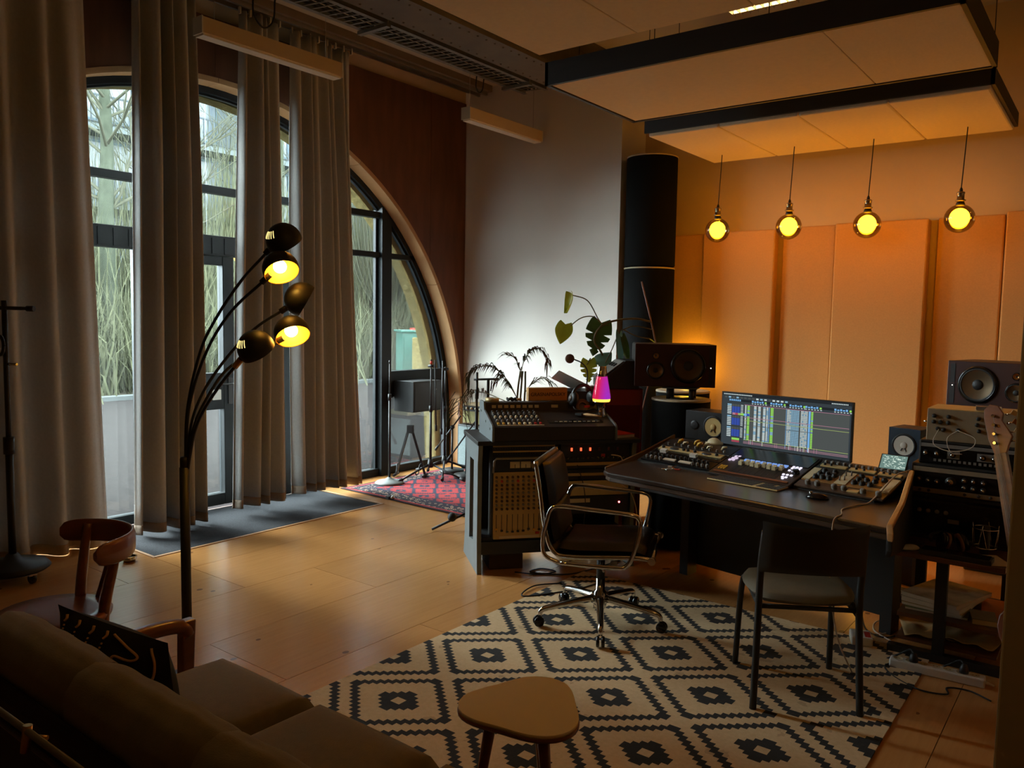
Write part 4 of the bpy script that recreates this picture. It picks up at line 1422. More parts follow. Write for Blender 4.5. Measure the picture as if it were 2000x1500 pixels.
each(fc, [(.03, .185), (.05, .19), (.035, .21), (.055, .215), (.04, .235), (.06, .24)], lambda: MB().bx(-.007, .007, -.008, .008, .016, .022), 'lit_key_left', emis('pink_key_light', (.8, .65, .85, 1), .6))
each(fc, [(.03 + .016 * a, .07 + .016 * b) for a in range(3) for b in range(3)], lambda: MB().bx(-.005, .005, -.005, .005, .016, .021), 'amber_key', 'yellow')
MB().lathe([(0, .035), (.016, .035), (.019, .028), (.019, .016)], 18, (.45, .155, 0)).obj('jog_wheel', 'blackgloss', fc)
# right racks
gd_ = on_slope('rack_preamp', 'dark rack unit with grey knobs at the desk front right', 'audio gear', .915, 0, .46)
MB().bx(.0, .455, .003, .075, 0, .012).obj('faceplate', mat('bronze_faceplate', S(70, 52, 38), .4, noise=(6, .1)), gd_, bev=.003)
knobs(gd_, [(.06, .04), (.11, .042), (.20, .038), (.25, .04), (.345, .04), (.42, .04)], .014, .022, 'grey')
MB().bx(.27, .325, .02, .05, .012, .018).obj('nameplate', 'gold', gd_)
ge = on_slope('rack_equaliser', 'champagne equaliser rack with black knobs and cream plates at the desk right', 'audio gear', .915, .080, .46)
MB().bx(.0, .455, .0, .15, 0, .014).obj('faceplate', mat('amber_faceplate', S(150, 110, 60), .4, .2, noise=(6, .08)), ge, bev=.003)
for x0, x1 in ((.005, .045), (.175, .235), (.405, .45)):
    MB().bx(x0, x1, .006, .144, .014, .018).obj('cream_plate', 'cream', ge)
MB().bx(.045, .17, .09, .145, .014, .016).obj('dark_field', 'black', ge)
kb = lambda: MB().lathe([(0, .034), (.010, .034), (.012, .028), (.012, .024), (.016, .022), (.016, .012)], 14)
each(ge, [(.065, .035), (.10, .04), (.135, .04), (.265, .04), (.305, .042), (.345, .042), (.07, .075), (.11, .082), (.145, .08), (.27, .08), (.31, .085), (.35, .085), (.075, .12), (.13, .122), (.27, .12), (.34, .122), (.385, .115)], kb, 'knob', 'black')
each(ge, [(.19, .04), (.21, .05), (.195, .10), (.22, .11)], lambda: MB().tube([(0, 0, .018), (0, .01, .04)], .004, 6), 'toggle', 'grey')
MB().bx(.36, .40, .03, .05, .014, .017).obj('slot', 'black', ge)
gf = on_slope('rack_level_unit', 'amber rack strips with toggles behind the equaliser', 'audio gear', .915, .235, .46)
MB().bx(.0, .455, .0, .10, 0, .012).obj('faceplate', 'black', gf, bev=.003)
for x0, x1 in ((.02, .16), (.175, .31), (.325, .44)):
    MB().bx(x0, x1, .02, .05, .012, .020).obj('gold_strip', 'gold', gf, bev=.002)
each(gf, [(.04, .035), (.075, .035), (.21, .035), (.25, .035), (.35, .035), (.38, .035)], lambda: MB().lathe([(0, .03), (.006, .03), (.007, .02)], 8), 'button', 'black')
knobs(gf, [(.03 + .033 * k, .075) for k in range(12)], .010, .014, 'grey')

# ---- monitor
mo = thing('computer_monitor', 'wide computer monitor showing an audio session above the desk', 'monitor', D(.608, .83, .85), DA)
MB().bx(-.409, .409, 0, .022, 0, .332).obj('housing', 'blackgloss', mo, bev=.004)
MB().bx(-.409, .409, -.004, 0, 0, .332).obj('bezel', 'black', mo)
MB().bx(-.402, .402, -.0055, -.004, .010, .326).obj('screen', emis('screen_dark', (.026, .033, .038, 1), 1.0), mo)
sc_cols = {'grey': (.050, .056, .054, 1), 'white': (.36, .42, .42, 1), 'blue': (.16, .29, .39, 1), 'navy': (.025, .05, .24, 1), 'green': (.19, .44, .07, 1), 'pink': (.28, .13, .18, 1), 'olive': (.22, .28, .09, 1), 'black': (.012, .014, .016, 1), 'sky': (.12, .28, .50, 1), 'red': (.25, .04, .06, 1)}
keys_ = list(sc_cols)
layers = {k: MB() for k in keys_}
def R4(c, x0, x1, y0, y1, lay=1):
    """rectangle in screen fractions, y down"""
    X = lambda x: -.402 + .804 * x
    Z = lambda y: .326 - .316 * y
    yy = -.0055 - .0002 * lay
    layers[c].mesh([(X(x0), yy, Z(y1)), (X(x1), yy, Z(y1)), (X(x1), yy, Z(y0)), (X(x0), yy, Z(y0))], [(0, 1, 2, 3)])
rnd = random.Random(5)
R4('black', 0, 1, 0, .05); R4('grey', .19, .99, .20, .94); R4('black', .06, .99, .11, .155)
for k in range(22): R4('white', .01 + k * .011, .018 + k * .011, .015, .035, 2)
for k in range(10): R4('white', .86 + k * .012, .868 + k * .012, .02, .04, 2)
for k in range(16): R4(rnd.choice(['white', 'blue', 'grey']), .02 + k * .033, .04 + k * .033, .065, .095, 2)
for k in range(6):
    R4('sky', .06 + k * .017, .072 + k * .017, .115, .15, 2)
for x0 in (.25, .40, .55, .67, .88):
    for k in range(5): R4('sky', x0 + k * .02, x0 + .015 + k * .02, .115 + .01 * (k % 2), .15, 2)
    R4('green', x0 + .105, x0 + .12, .12, .155, 2)
    for k in range(6): R4('white', x0 + k * .022, x0 + .012 + k * .022, .165, .18, 2)
for y0 in (.21, .43, .65):
    R4('blue', .045, .08, y0, y0 + .03, 2)
    for k in range(5): R4('white', .045, .08, y0 + .04 + k * .033, y0 + .06 + k * .033, 2)
    R4('grey', .085, .155, y0, y0 + .04, 2); R4('navy', .085, .155, y0 + .045, y0 + .18, 2)
    for k in range(3): R4('black', .105 + k * .022, .107 + k * .022, y0, y0 + .18, 3)
    for k in range(7): R4('white', .16, .18, y0 + .005 + k * .028, y0 + .018 + k * .028, 2)
R4('green', .09, .155, .86, .90, 2); R4('red', .09, .155, .905, .94, 2)
for i, c in enumerate(('pink', 'red', 'olive', 'green', 'sky', 'navy')): R4(c, .09 + .024 * i, .114 + .024 * i, .375, .415, 4)
def clips(x0, x1, c):
    n = 22
    for k in range(n):
        y = .215 + k * .030
        R4(c if rnd.random() < .8 else 'blue', x0, x1, y, y + .024, 2)
for x0, x1, c in ((.195, .207, 'white'), (.215, .235, 'green'), (.27, .29, 'white'), (.305, .325, 'white'), (.345, .365, 'white'), (.372, .385, 'white'), (.39, .397, 'sky'), (.405, .428, 'green')):
    clips(x0, x1, c)
for k in range(9): clips(.535 + k * .0105, .543 + k * .0105, 'white' if k < 3 else 'blue')
for k in range(5): clips(.64 + k * .0105, .648 + k * .0105, 'white')
R4('sky', .527, .530, .20, .94, 2); R4('sky', .697, .712, .20, .94, 2); clips(.716, .731, 'green')
for y, c in ((.20, 'pink'), (.44, 'pink'), (.50, 'olive'), (.585, 'grey'), (.87, 'olive'), (.91, 'pink'), (.935, 'pink'), (.20, 'navy')):
    R4(c, .19, .99, y, y + .008, 3)
for k in range(26):
    x = rnd.choice([.2, .3, .4, .55, .62, .7]) + rnd.uniform(0, .07)
    R4(rnd.choice(['pink', 'white', 'olive']), x, x + .003, .86, .95, 3)
allmb = MB()
for i, k in enumerate(keys_):
    allmb.cur = i
    L_ = layers[k]
    allmb.mesh(L_.v, L_.f)
stuff(allmb.obj('session_graphics', [emis('screen_' + k, c, 1.0) for k, c in sc_cols.items()], mo))
MB().bx(-.05, .05, .03, .06, -.10, .2).obj('stand_post', 'black', mo)
MB().bx(-.12, .12, -.02, .0, -.002, .004).obj('chin_light', 'grey', mo)
MB().bx(-.13, .13, .0, .12, -.10, -.095).obj('stand_foot', 'black', mo)

# ---- things on the worktop
kb_ = thing('keyboard', 'flat silver computer keyboard on the desk before the faders', 'keyboard', D(.70, .312, .751), DA + math.radians(1.5))
MB().bx(-.205, .205, -.062, .062, .0, .008).obj('case', 'gold', kb_, bev=.003)
k0 = None
for r_ in range(5):
    for c_ in range(20):
        if c_ in (13, ) or (c_ == 17 and r_ > 2):
            continue
        if k0 is None:
            k0 = MB().bx(-.0085, .0085, -.0085, .0085, .008, .0105).obj('key', mat('keyboard_key', S(54, 48, 42), .5, noise=(20, .05)), kb_)
            k0.location = (-.192 + c_ * .0202, -.047 + r_ * .0235, 0)
        else:
            link_copy(k0, kb_, (-.192 + c_ * .0202, -.047 + r_ * .0235, 0))
ms = MB().sphere((0, 0, 0), .055, 20, 12, (1, .62, .52))
ms.v = [(p[0], p[1], max(p[2], 0)) for p in ms.v]
mz = thing('computer_mouse', 'black computer mouse on the desk right of the keyboard', 'mouse', D(1.11, .275, .7505), DA + .25)
ms.obj('shell', 'blackgloss', mz)
MB().lathe([(0, -.004), (.008, -.004), (.009, 0), (.008, .004), (0, .004)], 10, (-.03, 0, .024), Euler((pi / 2, 0, 0)).to_matrix()).obj('scroll_wheel', 'chrome', mz)
ky = thing('key_bunch', 'bunch of keys with a red tag on the desk left', 'keys', D(.205, .30, .751), .3)
MB().tube([(.022 * math.cos(a), .022 * math.sin(a), .004) for a in [2 * pi * q / 16 for q in range(17)]], .0018, 6, False).obj('key_ring', 'chrome', ky)
for i, (a, m) in enumerate(((2.9, 'brass'), (3.4, 'chrome'), (.5, 'chrome'), (1.2, 'brass'), (-.4, 'chrome'))):
    kk = MB().lathe([(0, 0), (.011, 0), (.011, .002), (0, .002)], 12, (.012, 0, 0)).bx(.02, .058, -.003, .003, 0, .002).bx(.04, .056, -.006, -.003, 0, .002)
    kk.obj('key', m, ky, loc=(.02 * math.cos(a), .02 * math.sin(a), .003 + .002 * i), rot=(0, -.1 if i else 0, a))
MB().prism([(0, 0), (.03, -.008), (.036, .014), (.004, .016)], .004, .010, 'z').obj('red_tag', 'red', ky, loc=(.03, .0, .0))
MB().bx(-.01, .012, .012, .03, .002, .02).obj('white_fob', 'white', ky)
cap = thing('domed_ornament', 'small cream domed object set on the racks left of the monitor', 'ornament', D(.19, .775, .8545), DA)
MB().sphere((0, 0, 0), .05, 20, 10, (1, .8, .8)).obj('crown', 'cream', cap)
cap.children[0].data.transform(Matrix.Translation((0, 0, 0)))
for v_ in cap.children[0].data.vertices:
    v_.co.z = max(v_.co.z, 0)
MB().lathe([(.046, 0), (.053, 0), (.053, .012), (.046, .012)], 20).obj('brim', 'cream', cap)
cap.children[1].scale = (1, .8, 1)
tb_ = thing('small_tablet', 'small tablet with a lit patch diagram at the desk right end', 'tablet', D(1.27, .74, .862), rot=(math.radians(-38), 0, DA + .12))
tb_.scale = (.9, 1, .8)
MB().bx(-.075, .075, 0, .008, 0, .115).obj('case', 'black', tb_, bev=.003)
MB().bx(-.068, .068, -.001, 0, .007, .108).obj('screen', emis('tablet_screen', (.10, .16, .14, 1), 1.0), tb_)
mb = MB()
rnd = random.Random(9)
for k in range(70):
    x, z = rnd.uniform(-.06, .055), rnd.uniform(.012, .10)
    w = rnd.choice((.003, .006, .012))
    mb.mesh([(x, -.0014, z), (x + w, -.0014, z), (x + w, -.0014, z + .004), (x, -.0014, z + .004)], [(0, 1, 2, 3)])
stuff(mb.obj('screen_graphics', emis('tablet_ink', (.50, .60, .52, 1), 1.0), tb_))
wc = MB().tube(bez([D(1.36, .74, .875), D(1.345, .60, .86), D(1.335, .47, .80), D(1.325, .36, .757), D(1.31, .27, .755), D(1.30, .14, .754), D(1.345, .03, .754), D(1.35, -.055, .735), D(1.355, -.07, .60), D(1.36, -.075, .45), D(1.37, .0, .2), D(1.40, .1, .02)], 8), .0035, 6).obj('white_cable', 'cable_w')
tag(wc, 'thin white cable trailing over the desk edge on the right', 'cable')

# ---- loudspeakers
def big_monitor(label, loc, rz, flip):
    t = thing('studio_loudspeaker', label, 'loudspeaker', loc, rz, 'large three-way loudspeakers')
    s_ = -1 if flip else 1
    M['wine'] = mat('dark_wine_lacquer', S(58, 30, 26), .35, noise=(4, .1))
    MB().bx(-.28, .28, .012, .40, 0, .30).obj('cabinet', 'black', t, bev=.01)
    MB().bx(-.28, .28, .0, .012, 0, .30).obj('baffle', 'wine', t, bev=.004)
    def cone(x, z, r, m, depth):
        Rm = Euler((pi / 2, 0, 0)).to_matrix()
        c = (x, 0, z)
        w = MB().lathe([(r * 1.14, .0), (r * 1.12, .010), (r * 1.02, .016), (r * .97, .013)], 30, c, Rm).obj('driver_ring', 'blackgloss', t)
        MB().lathe([(r * .98, .013), (r * .93, .016), (r * .87, .011)], 30, c, Rm).obj('surround', 'black', w)
        MB().lathe([(r * .88, .0115), (r * .6, .005), (r * .3, .0015), (0, .0012)], 30, c, Rm).obj('cone', m, w)
        MB().sphere((x, -.001, z), r * .32, 16, 10, (1, .35, 1)).obj('dust_cap', 'black', w)
        return w
    M['cone'] = mat('bronze_cone', S(96, 76, 52), .35, .6, noise=(8, .08))
    cone(s_ * .09, .15, .108, 'cone', 1)
    cone(-s_ * .135, .115, .055, 'cone', 1)
    cone(-s_ * .135, .218, .022, 'brass', 1)
    MB().bx(s_ * .232, s_ * .262, -.003, .0, .02, .28).obj('bass_slot', 'black', t)
    MB().bx(s_ * .225, s_ * .265, -.004, .0, .148, .156).obj('slot_bridge', 'wine', t)
    MB().sphere((s_ * .245, -.004, .138), .004, 8, 6).obj('power_led', emis('white_led', (1, .9, .8, 1), 1.5), t)
    return t
def spk_stand(label, loc, rz):
    t = thing('speaker_riser', label, 'speaker stand', loc, rz, 'tube-legged speaker risers')
    MB().lathe([(0, 0), (.10, 0), (.10, .006), (0, .006)], 24).obj('plate', 'black', t)
    for x in (-.13, .13):
        for y in (-.10, .10):
            MB().cyl((x * .6, y * .6, .0), (x * .6, y * .6, .074), .018, n=14).obj('leg', 'black', t)
    MB().bx(-.12, .12, -.10, .10, .074, .082).obj('cradle', 'black', t, bev=.003)
    return t
spk_stand('black riser under the left loudspeaker on its tube', (-2.47, 5.20, 1.062), .30)
big_monitor('dark wine loudspeaker left of the desk, woofer on its right', (-2.49, 5.13, 1.145), math.radians(32), False)
fs_ = thing('speaker_column', 'black floor column carrying the right loudspeaker', 'speaker stand', (-.62, 6.08, 0))
MB().bx(-.14, .14, -.14, .14, 0, 1.06).obj('post', 'black', fs_, bev=.01)
MB().bx(-.24, .24, -.2, .2, 1.06, 1.075).obj('plate', 'black', fs_, bev=.004)
big_monitor('dark loudspeaker at the right edge, woofer on its left', (-.655, 5.92, 1.077), math.radians(-14), True)
def small_monitor(label, loc, rz, lying, bodym, conem):
    t = thing('nearfield_loudspeaker', label, 'loudspeaker', loc, rz, 'small white-coned loudspeakers')
    w, h_ = (.29, .19) if lying else (.19, .29)
    MB().bx(-w / 2, w / 2, .01, .20, 0, h_).obj('cabinet', bodym, t, bev=.006)
    MB().bx(-w / 2, w / 2, .0, .01, 0, h_).obj('baffle', bodym, t, bev=.003)
    Rm = Euler((pi / 2, 0, 0)).to_matrix()
    cx, czz = (.065, .095) if lying else (0, .185)
    tx, tz = (-.075, .095) if lying else (0, .06)
    rn = MB().lathe([(.074, 0), (.074, .003), (.064, .005), (.060, .002)], 28, (cx, 0, czz), Rm).obj('driver_ring', 'black', t)
    MB().lathe([(.060, .003), (.020, .001), (0, .001)], 28, (cx, 0, czz), Rm).obj('cone', conem, rn)
    MB().sphere((cx, -.001, czz), .021, 14, 8, (1, .4, 1)).obj('dust_cap', conem, rn)
    for s_ in (-1, 1):
        MB().bar((cx + s_ * .006, -.004, czz - .016), (cx + s_ * .016, -.004, czz - .034), .005, .003, (0, 1, 0)).obj('cone_lead', 'black', rn)
    tw = MB().lathe([(.03, 0), (.03, .003), (.018, .001), (0, .004)], 20, (tx, 0, tz), Rm).obj('tweeter', 'black', t)
    return t
small_monitor('small black loudspeaker lying on its side left of the monitor', D(-.055, 1.03, .825), DA + .05, True, 'black', mat('cream_cone', S(216, 184, 116), .6, noise=(10, .03)))
sh1 = thing('speaker_shelf', 'black pedestal behind the desk carrying the small left loudspeaker', 'speaker stand', D(-.055, 1.13, 0), DA)
MB().bx(-.15, .15, -.11, .11, .80, .824).obj('shelf', 'black', sh1)
MB().bx(-.05, .05, -.05, .05, 0, .80).obj('post', 'black', sh1)
small_monitor('small blue-black loudspeaker standing behind the tablet on the right', (-1.03, 5.28, .69), math.radians(-12), False, mat('blue_black_vinyl', S(34, 46, 58), .5, noise=(8, .1)), mat('pale_cone', S(206, 190, 170), .6, noise=(10, .03)))
sh2 = thing('speaker_post', 'black post behind the desk carrying the small right loudspeaker', 'speaker stand', (-.97, 5.37, 0), math.radians(-28))
MB().bx(-.10, .10, -.10, .10, .68, .699).obj('shelf', 'black', sh2)
MB().bx(-.04, .04, -.04, .04, 0, .68).obj('post', 'black', sh2)

# ================================================================== THE CONSOLE STACK
CO, CA = Vector((-3.12, 3.81, 0)), math.radians(50.27)
def C_(x, y, z=0.0):
    return (CO.x + x * math.cos(CA) - y * math.sin(CA), CO.y + x * math.sin(CA) + y * math.cos(CA), z)
cs = thing('console_stand', 'grey-sided slotted stand full of rack gear beside the red rug', 'stand', CO, CA)
def side(x):
    mb = MB()
    y0 = 0.0
    # slotted side: foot, front stile, rear stile, head
    mb.prism([(-.02, 0), (.50, 0), (.46, .14), (.0, .20)], x - .014, x + .014, 'x')
    mb.prism([(.0, .20), (.14, .17), (.14, .70), (.0, .70)], x - .014, x + .014, 'x')
    mb.prism([(.28, .163), (.46, .14), (.43, .70), (.28, .70)], x - .014, x + .014, 'x')
    mb.prism([(.0, .70), (.43, .70), (.47, .82), (-.02, .82)], x - .014, x + .014, 'x')
    return mb.obj('side_panel', 'greyblue', cs)
side(-.03); side(.985)
MB().bx(-.055, 1.01, -.05, .49, .82, .848).obj('top_board', 'black', cs, bev=.004)
MB().bx(-.015, .97, .02, .44, .20, .222).obj('bottom_board', 'black', cs)
MB().bx(-.015, .97, .42, .44, .222, .82).obj('back_board', 'black', cs)
MB().bx(.455, .475, .0, .42, .222, .82).obj('divider', 'black', cs)
MB().bx(-.015, .97, .0, .02, .12, .20).obj('plinth_board', 'black', cs)
# mixer mounted upright in the left bay
um = thing('rack_mixer', 'beige mixing desk mounted upright in the grey stand', 'mixer', C_(.05, -.004, .225), CA)
M['mixface'] = mat('beige_mixer_face', S(186, 156, 96), .5, noise=(6, .06))
MB().bx(.0, .40, .0, .12, .0, .60).obj('body', 'black', um)
MB().prism([(-.004, .0), (-.03, .0), (-.012, .42), (-.004, .42)], .005, .395, 'x').obj('control_face', 'mixface', um)
MB().bx(.005, .395, -.006, .0, .425, .515).obj('meter_bridge', 'black', um)
for x in (.11, .18):
    mtr = MB().bx(x, x + .062, -.010, -.006, .445, .485).obj('vu_meter', 'cream', um)
    MB().bx(x + .029, x + .033, -.0115, -.010, .447, .468).obj('needle', 'black', mtr)
MB().tube([(.0, -.02, .42), (.0, -.05, .50), (.012, -.055, .515), (.39, -.055, .515), (.40, -.05, .50), (.40, -.02, .42)], .007, 8).obj('carry_bar', 'grey', um)
MB().bx(.04, .30, -.031, -.0295, .003, .020).obj('scribble_strip', 'paper', um)
def face_y(z):
    return -.03 + .018 * z / .42
M['brown'] = mat('brown_knob', S(70, 50, 30), .5, noise=(10, .1))
mbs = {'grey': MB(), 'brown': MB(), 'red': MB()}
for r_ in range(9):
    for c_ in range(10):
        z = .19 + r_ * .025
        x = .022 + c_ * .0345 if c_ < 9 else .36
        key = 'red' if r_ == 7 and c_ % 3 == 1 else ('grey' if r_ % 3 == 1 else 'brown')
        mbs[key].lathe([(0, .014), (.006, .014), (.008, .010), (.008, 0)], 8, (x, face_y(z), z), Euler((pi / 2, 0, 0)).to_matrix())
for k, mb in mbs.items():
    stuff(mb.obj('channel_knobs', k, um))
mb = MB()
for c_ in range(10):
    mb.bx(.0205 + c_ * .0345, .0235 + c_ * .0345, face_y(.1) - .003, face_y(.1) + .001, .045, .155)
stuff(mb.obj('fader_slots', 'black', um))
for c_ in range(10):
    m = ['yellow', 'black', 'greyblue', 'black', 'black', 'black', 'black', 'yellow', 'black', 'black'][c_]
    z = [.06, .05, .042, .042, .044, .045, .055, .052, .05, .045][c_]
    MB().bx(.0145 + c_ * .0345, .0295 + c_ * .0345, face_y(z) - .014, face_y(z) - .003, z, z + .010).obj('fader_cap', m, um)
MB().bx(.275, .30, -.0345, -.029, .026, .040).obj('red_tape', 'red', um)
for r_ in range(2):
    pb = thing('patch_bay', ['upper narrow patch bay strip above the beige upright mixer', 'lower narrow patch bay strip above the beige upright mixer'][r_], 'audio gear', C_(.05, -.004, .75 - r_ * .033 + .0), CA, 'patch bays above the upright mixer')
    pb.location.z = .785 - r_ * .034
    MB().bx(.0, .40, .0, .1, .0, .032).obj('body', 'black', pb)
    MB().bx(.0, .40, -.002, .0, .018, .027).obj('label_strip', 'paper_y', pb)
    mb = MB()
    for k in range(24):
        mb.lathe([(.0035, .004), (.0035, 0)], 6, (.012 + k * .0163, 0, .009), Euler((pi / 2, 0, 0)).to_matrix())
    stuff(mb.obj('jacks', 'grey', pb))
um.children[0].data.transform(Matrix.Scale(.90, 4, (0, 0, 1)))
# right-hand bay units
def unit(name, label, z0, h_, face, extra=None):
    t = thing(name, label, 'audio gear', C_(.49, -.004, z0), CA, 'rack units in the right bay of the stand')
    MB().bx(.0, .46, .0, .25, 0, h_).obj('body', 'black', t)
    MB().bx(.0, .46, -.004, .0, .002, h_ - .002).obj('faceplate', face, t)
    return t
t = unit('lamp_unit', 'black rack unit with three glowing red switches in the stand', .70, .118, 'black')
for k in range(6):
    m = emis('red_lamp', (1.0, .09, .03, 1), 1.6) if k < 3 else mat('dark_red_lamp', S(90, 24, 30), .4, noise=(6, .1))
    MB().bx(.065 + k * .062, .076 + k * .062, -.010, -.004, .070, .090).obj('lamp_switch', m, t)
MB().bx(.27, .295, -.008, -.004, .026, .048).obj('red_sticker', 'red', t)
MB().tube(bez([(.34, -.005, .04), (.35, -.05, .045), (.39, -.05, .03), (.41, -.03, -.02)], 6), .004, 6).obj('white_plug_cable', 'cable_w', t)
knobs_ = MB()
for k in range(12):
    knobs_.lathe([(0, .012), (.008, .012), (.009, 0)], 8, (.04 + k * .034, -.004, .025), Euler((pi / 2, 0, 0)).to_matrix())
stuff(knobs_.obj('knobs', 'blackgloss', t))
t = unit('label_strip_unit', 'rack unit with a cream label strip under the red switches', .655, .043, 'black')
MB().bx(.02, .45, -.006, -.004, .02, .040).obj('label_strip', 'paper_y', t)
t = unit('keyed_unit', 'black rack unit with a short cream label in the right bay', .58, .073, 'blackgloss')
MB().bx(.02, .30, -.006, -.004, .028, .046).obj('label_strip', 'paper_y', t)
MB().bx(.02, .45, -.008, -.004, .052, .066).obj('ridge', 'black', t)
t = unit('gold_socket_unit', 'champagne rack panel with sockets below the black units', .478, .098, 'gold')
for x in (.06, .20, .235, .27, .305):
    MB().lathe([(.0, .006), (.004, .006), (.0055, .004), (.0055, 0)], 10, (x, -.004, .055), Euler((pi / 2, 0, 0)).to_matrix()).obj('socket', 'black', t)
t = unit('power_unit', 'black rack unit with a single red light at the bottom of the stand', .36, .115, 'black')
MB().sphere((.40, -.005, .07), .0065, 10, 8).obj('red_led', emis('red_led', (1, .12, .12, 1), 6), t)
MB().bx(.05, .20, -.009, -.004, .075, .10).obj('white_note', 'paper', t)
MB().tube(bez([(.40, -.006, .20), (.46, -.05, .14), (.50, -.06, .02), (.505, -.05, -.1)], 6), .0035, 6).obj('grey_cable', 'cable_w', t)
MB().tube(bez([(.11, -.006, .32), (.14, -.05, .20), (.16, -.04, .05), (.15, -.02, -.12)], 6), .003, 6).obj('black_cable', 'cable', t)
# boxes under the stand
bxs = MB().bx(.05, .27, .06, .30, .001, .10).obj('cardboard_tray', mat('dark_kraft', S(70, 54, 38), .9, noise=(6, .1)), loc=CO, rot=(0, 0, CA), bev=.004)
tag(bxs, 'low brown box on the floor under the grey stand', 'box')
# ---- small mixer on top
sm_ = thing('tabletop_mixer', 'dark tabletop mixer with grey cheeks and cream meters on the stand', 'mixer', C_(.03, -.06, .849), CA)
prof = [(.0, .0), (.0, .085), (.02, .092), (.27, .155), (.30, .208), (.40, .208), (.42, .19), (.42, .0)]
MB().prism(prof, .014, .80, 'x').obj('body', mat('dark_mixer_body', S(40, 34, 30), .45, noise=(6, .1)), sm_)
ch = [(-.012, -.003), (-.012, .075), (.0, .09), (.02, .10), (.27, .165), (.295, .217), (.41, .217), (.43, .19), (.43, -.003)]
for x0, x1 in ((.0, .014), (.80, .814)):
    MB().prism(ch, x0, x1, 'x').obj('cheek', 'greyblue', sm_, bev=.003)
for y, z in ((.06, .07), (.20, .10), (.36, .15)):
    MB().cyl((-.002, y, z), (.0, y, z), .008, n=10).obj('cheek_bolt', 'black', sm_)
ms_ = math.atan2(.053, .03)
for k in range(9):
    x = .055 + k * .041 if k < 8 else .455
    w = .027 if k < 8 else .045
    mm = MB().box((x + w / 2, .283, .182), (w, .004, .022), Euler((ms_ - pi / 2 + pi / 2 - 1.55 + .48, 0, 0)).to_matrix()).obj('vu_meter', 'cream', sm_)
sl2 = math.atan2(.063, .25)
def onm(x, s):
    return (x, .02 + s * math.cos(sl2), .092 + s * math.sin(sl2))
mk = {'cream': MB(), 'black': MB(), 'yellow': MB(), 'grey': MB()}
for c_ in range(9):
    for r_ in range(6):
        key = ('grey', 'black', 'cream', 'black', 'grey', 'black')[r_]
        mk[key].lathe([(0, .016), (.0065, .016), (.0085, .011), (.0085, 0)], 8, onm(.05 + c_ * .034, .07 + r_ * .032), Euler((sl2, 0, 0)).to_matrix())
for k, mb in mk.items():
    if mb.v:
        stuff(mb.obj('channel_knobs', k, sm_))
for c_ in range(9):
    MB().box(onm(.05 + c_ * .034, .03), (.014, .022, .018), Euler((sl2, 0, 0)).to_matrix()).obj('fader_cap', ['yellow', 'yellow', 'cream', 'cream', 'yellow', 'cream', 'cream', 'red', 'red'][c_], sm_, bev=.002)
MB().box(onm(.19, .008), (.30, .008, .004), Euler((sl2, 0, 0)).to_matrix()).obj('cream_strip', 'cream', sm_)
MB().box(onm(.56, .06), (.36, .05, .006), Euler((sl2, 0, 0)).to_matrix()).obj('master_panel', 'blackgloss', sm_)
for k in range(10):
    MB().box(onm(.43 + k * .031, .05), (.018, .008, .012), Euler((sl2, 0, 0)).to_matrix()).obj('push_button', 'cream' if k % 3 else 'grey', sm_)
# ---- on top of the mixer
sg = thing('name_sign', 'small light wooden box sign with hand-cut lettering on the mixer', 'sign', C_(.345, .29, 1.060), CA + .06)
MB().bx(.0, .275, .0, .05, .0, .088).obj('box', 'lightwood', sg, bev=.003)
MB().bx(.008, .267, -.0015, .0, .008, .080).obj('front_panel', mat('amber_wood_panel', S(222, 156, 76), .5, noise=(5, .1), stretch=(1, 8, 8)), sg)
M['ink'] = mat('dark_ink', S(60, 34, 18), .7, noise=(10, .05))
text('lettering', 'GRASNAPOLSKY', .033, 'ink', sg, (.1375, -.0022, .043), (pi / 2, 0, 0))
tp = thing('tape_roll', 'roll of tan tape lying on the mixer left edge', 'tape', C_(.10, .29, 1.059), CA)
MB().lathe([(.032, .0), (.045, .0), (.045, .024), (.032, .024), (.032, .0)], 26).obj('roll', 'gold', tp)
MB().lathe([(.030, .0), (.0325, .0), (.0325, .024), (.030, .024), (.030, .0)], 26).obj('core', 'paper', tp)
rc_ = thing('cable_bundle', 'small bundle of black cables with a tan plug on the mixer', 'cable', C_(.235, .30, 1.059), CA)
MB().tube([(.03 * math.cos(a) * (1 + .1 * math.sin(3 * a)), .018 * math.sin(a), .014 + .006 * math.sin(5 * a)) for a in [6 * pi * q / 50 for q in range(51)]], .008, 6).obj('coil', 'cable', rc_)
MB().cyl((.03, .0, .012), (.065, .0, .012), .009, n=10).obj('plug', 'lightwood', rc_)
hp = thing('headphones', 'black headphones hung over a reel on the tabletop mixer', 'headphones', C_(.70, .22, .998), CA + .2)
MB().tube([(.075 * math.cos(a), .0, .10 + .075 * math.sin(a)) for a in [pi * q / 16 for q in range(17)]], .012, 8).obj('headband', 'leather', hp)
for s_ in (-1, 1):
    e = MB().lathe([(0, -.022), (.040, -.020), (.048, -.008), (.048, .006), (.034, .020), (0, .022)], 22, (s_ * .072, 0, .085), Euler((0, s_ * 1.35, 0)).to_matrix()).obj('ear_cup', 'black', hp)
    MB().lathe([(.02, .021), (.022, .024), (.0, .026)], 14, (s_ * .072, 0, .085), Euler((0, s_ * 1.35, 0)).to_matrix()).obj('cup_badge', 'grey', e)
MB().tube(bez([(-.07, 0, .04), (-.08, -.05, .02), (-.02, -.08, .012), (.05, -.06, .02), (.06, -.1, .008), (-.01, -.12, -.005), (-.05, -.09, .0)], 8), .005, 6).obj('coiled_cord', 'cable', hp)
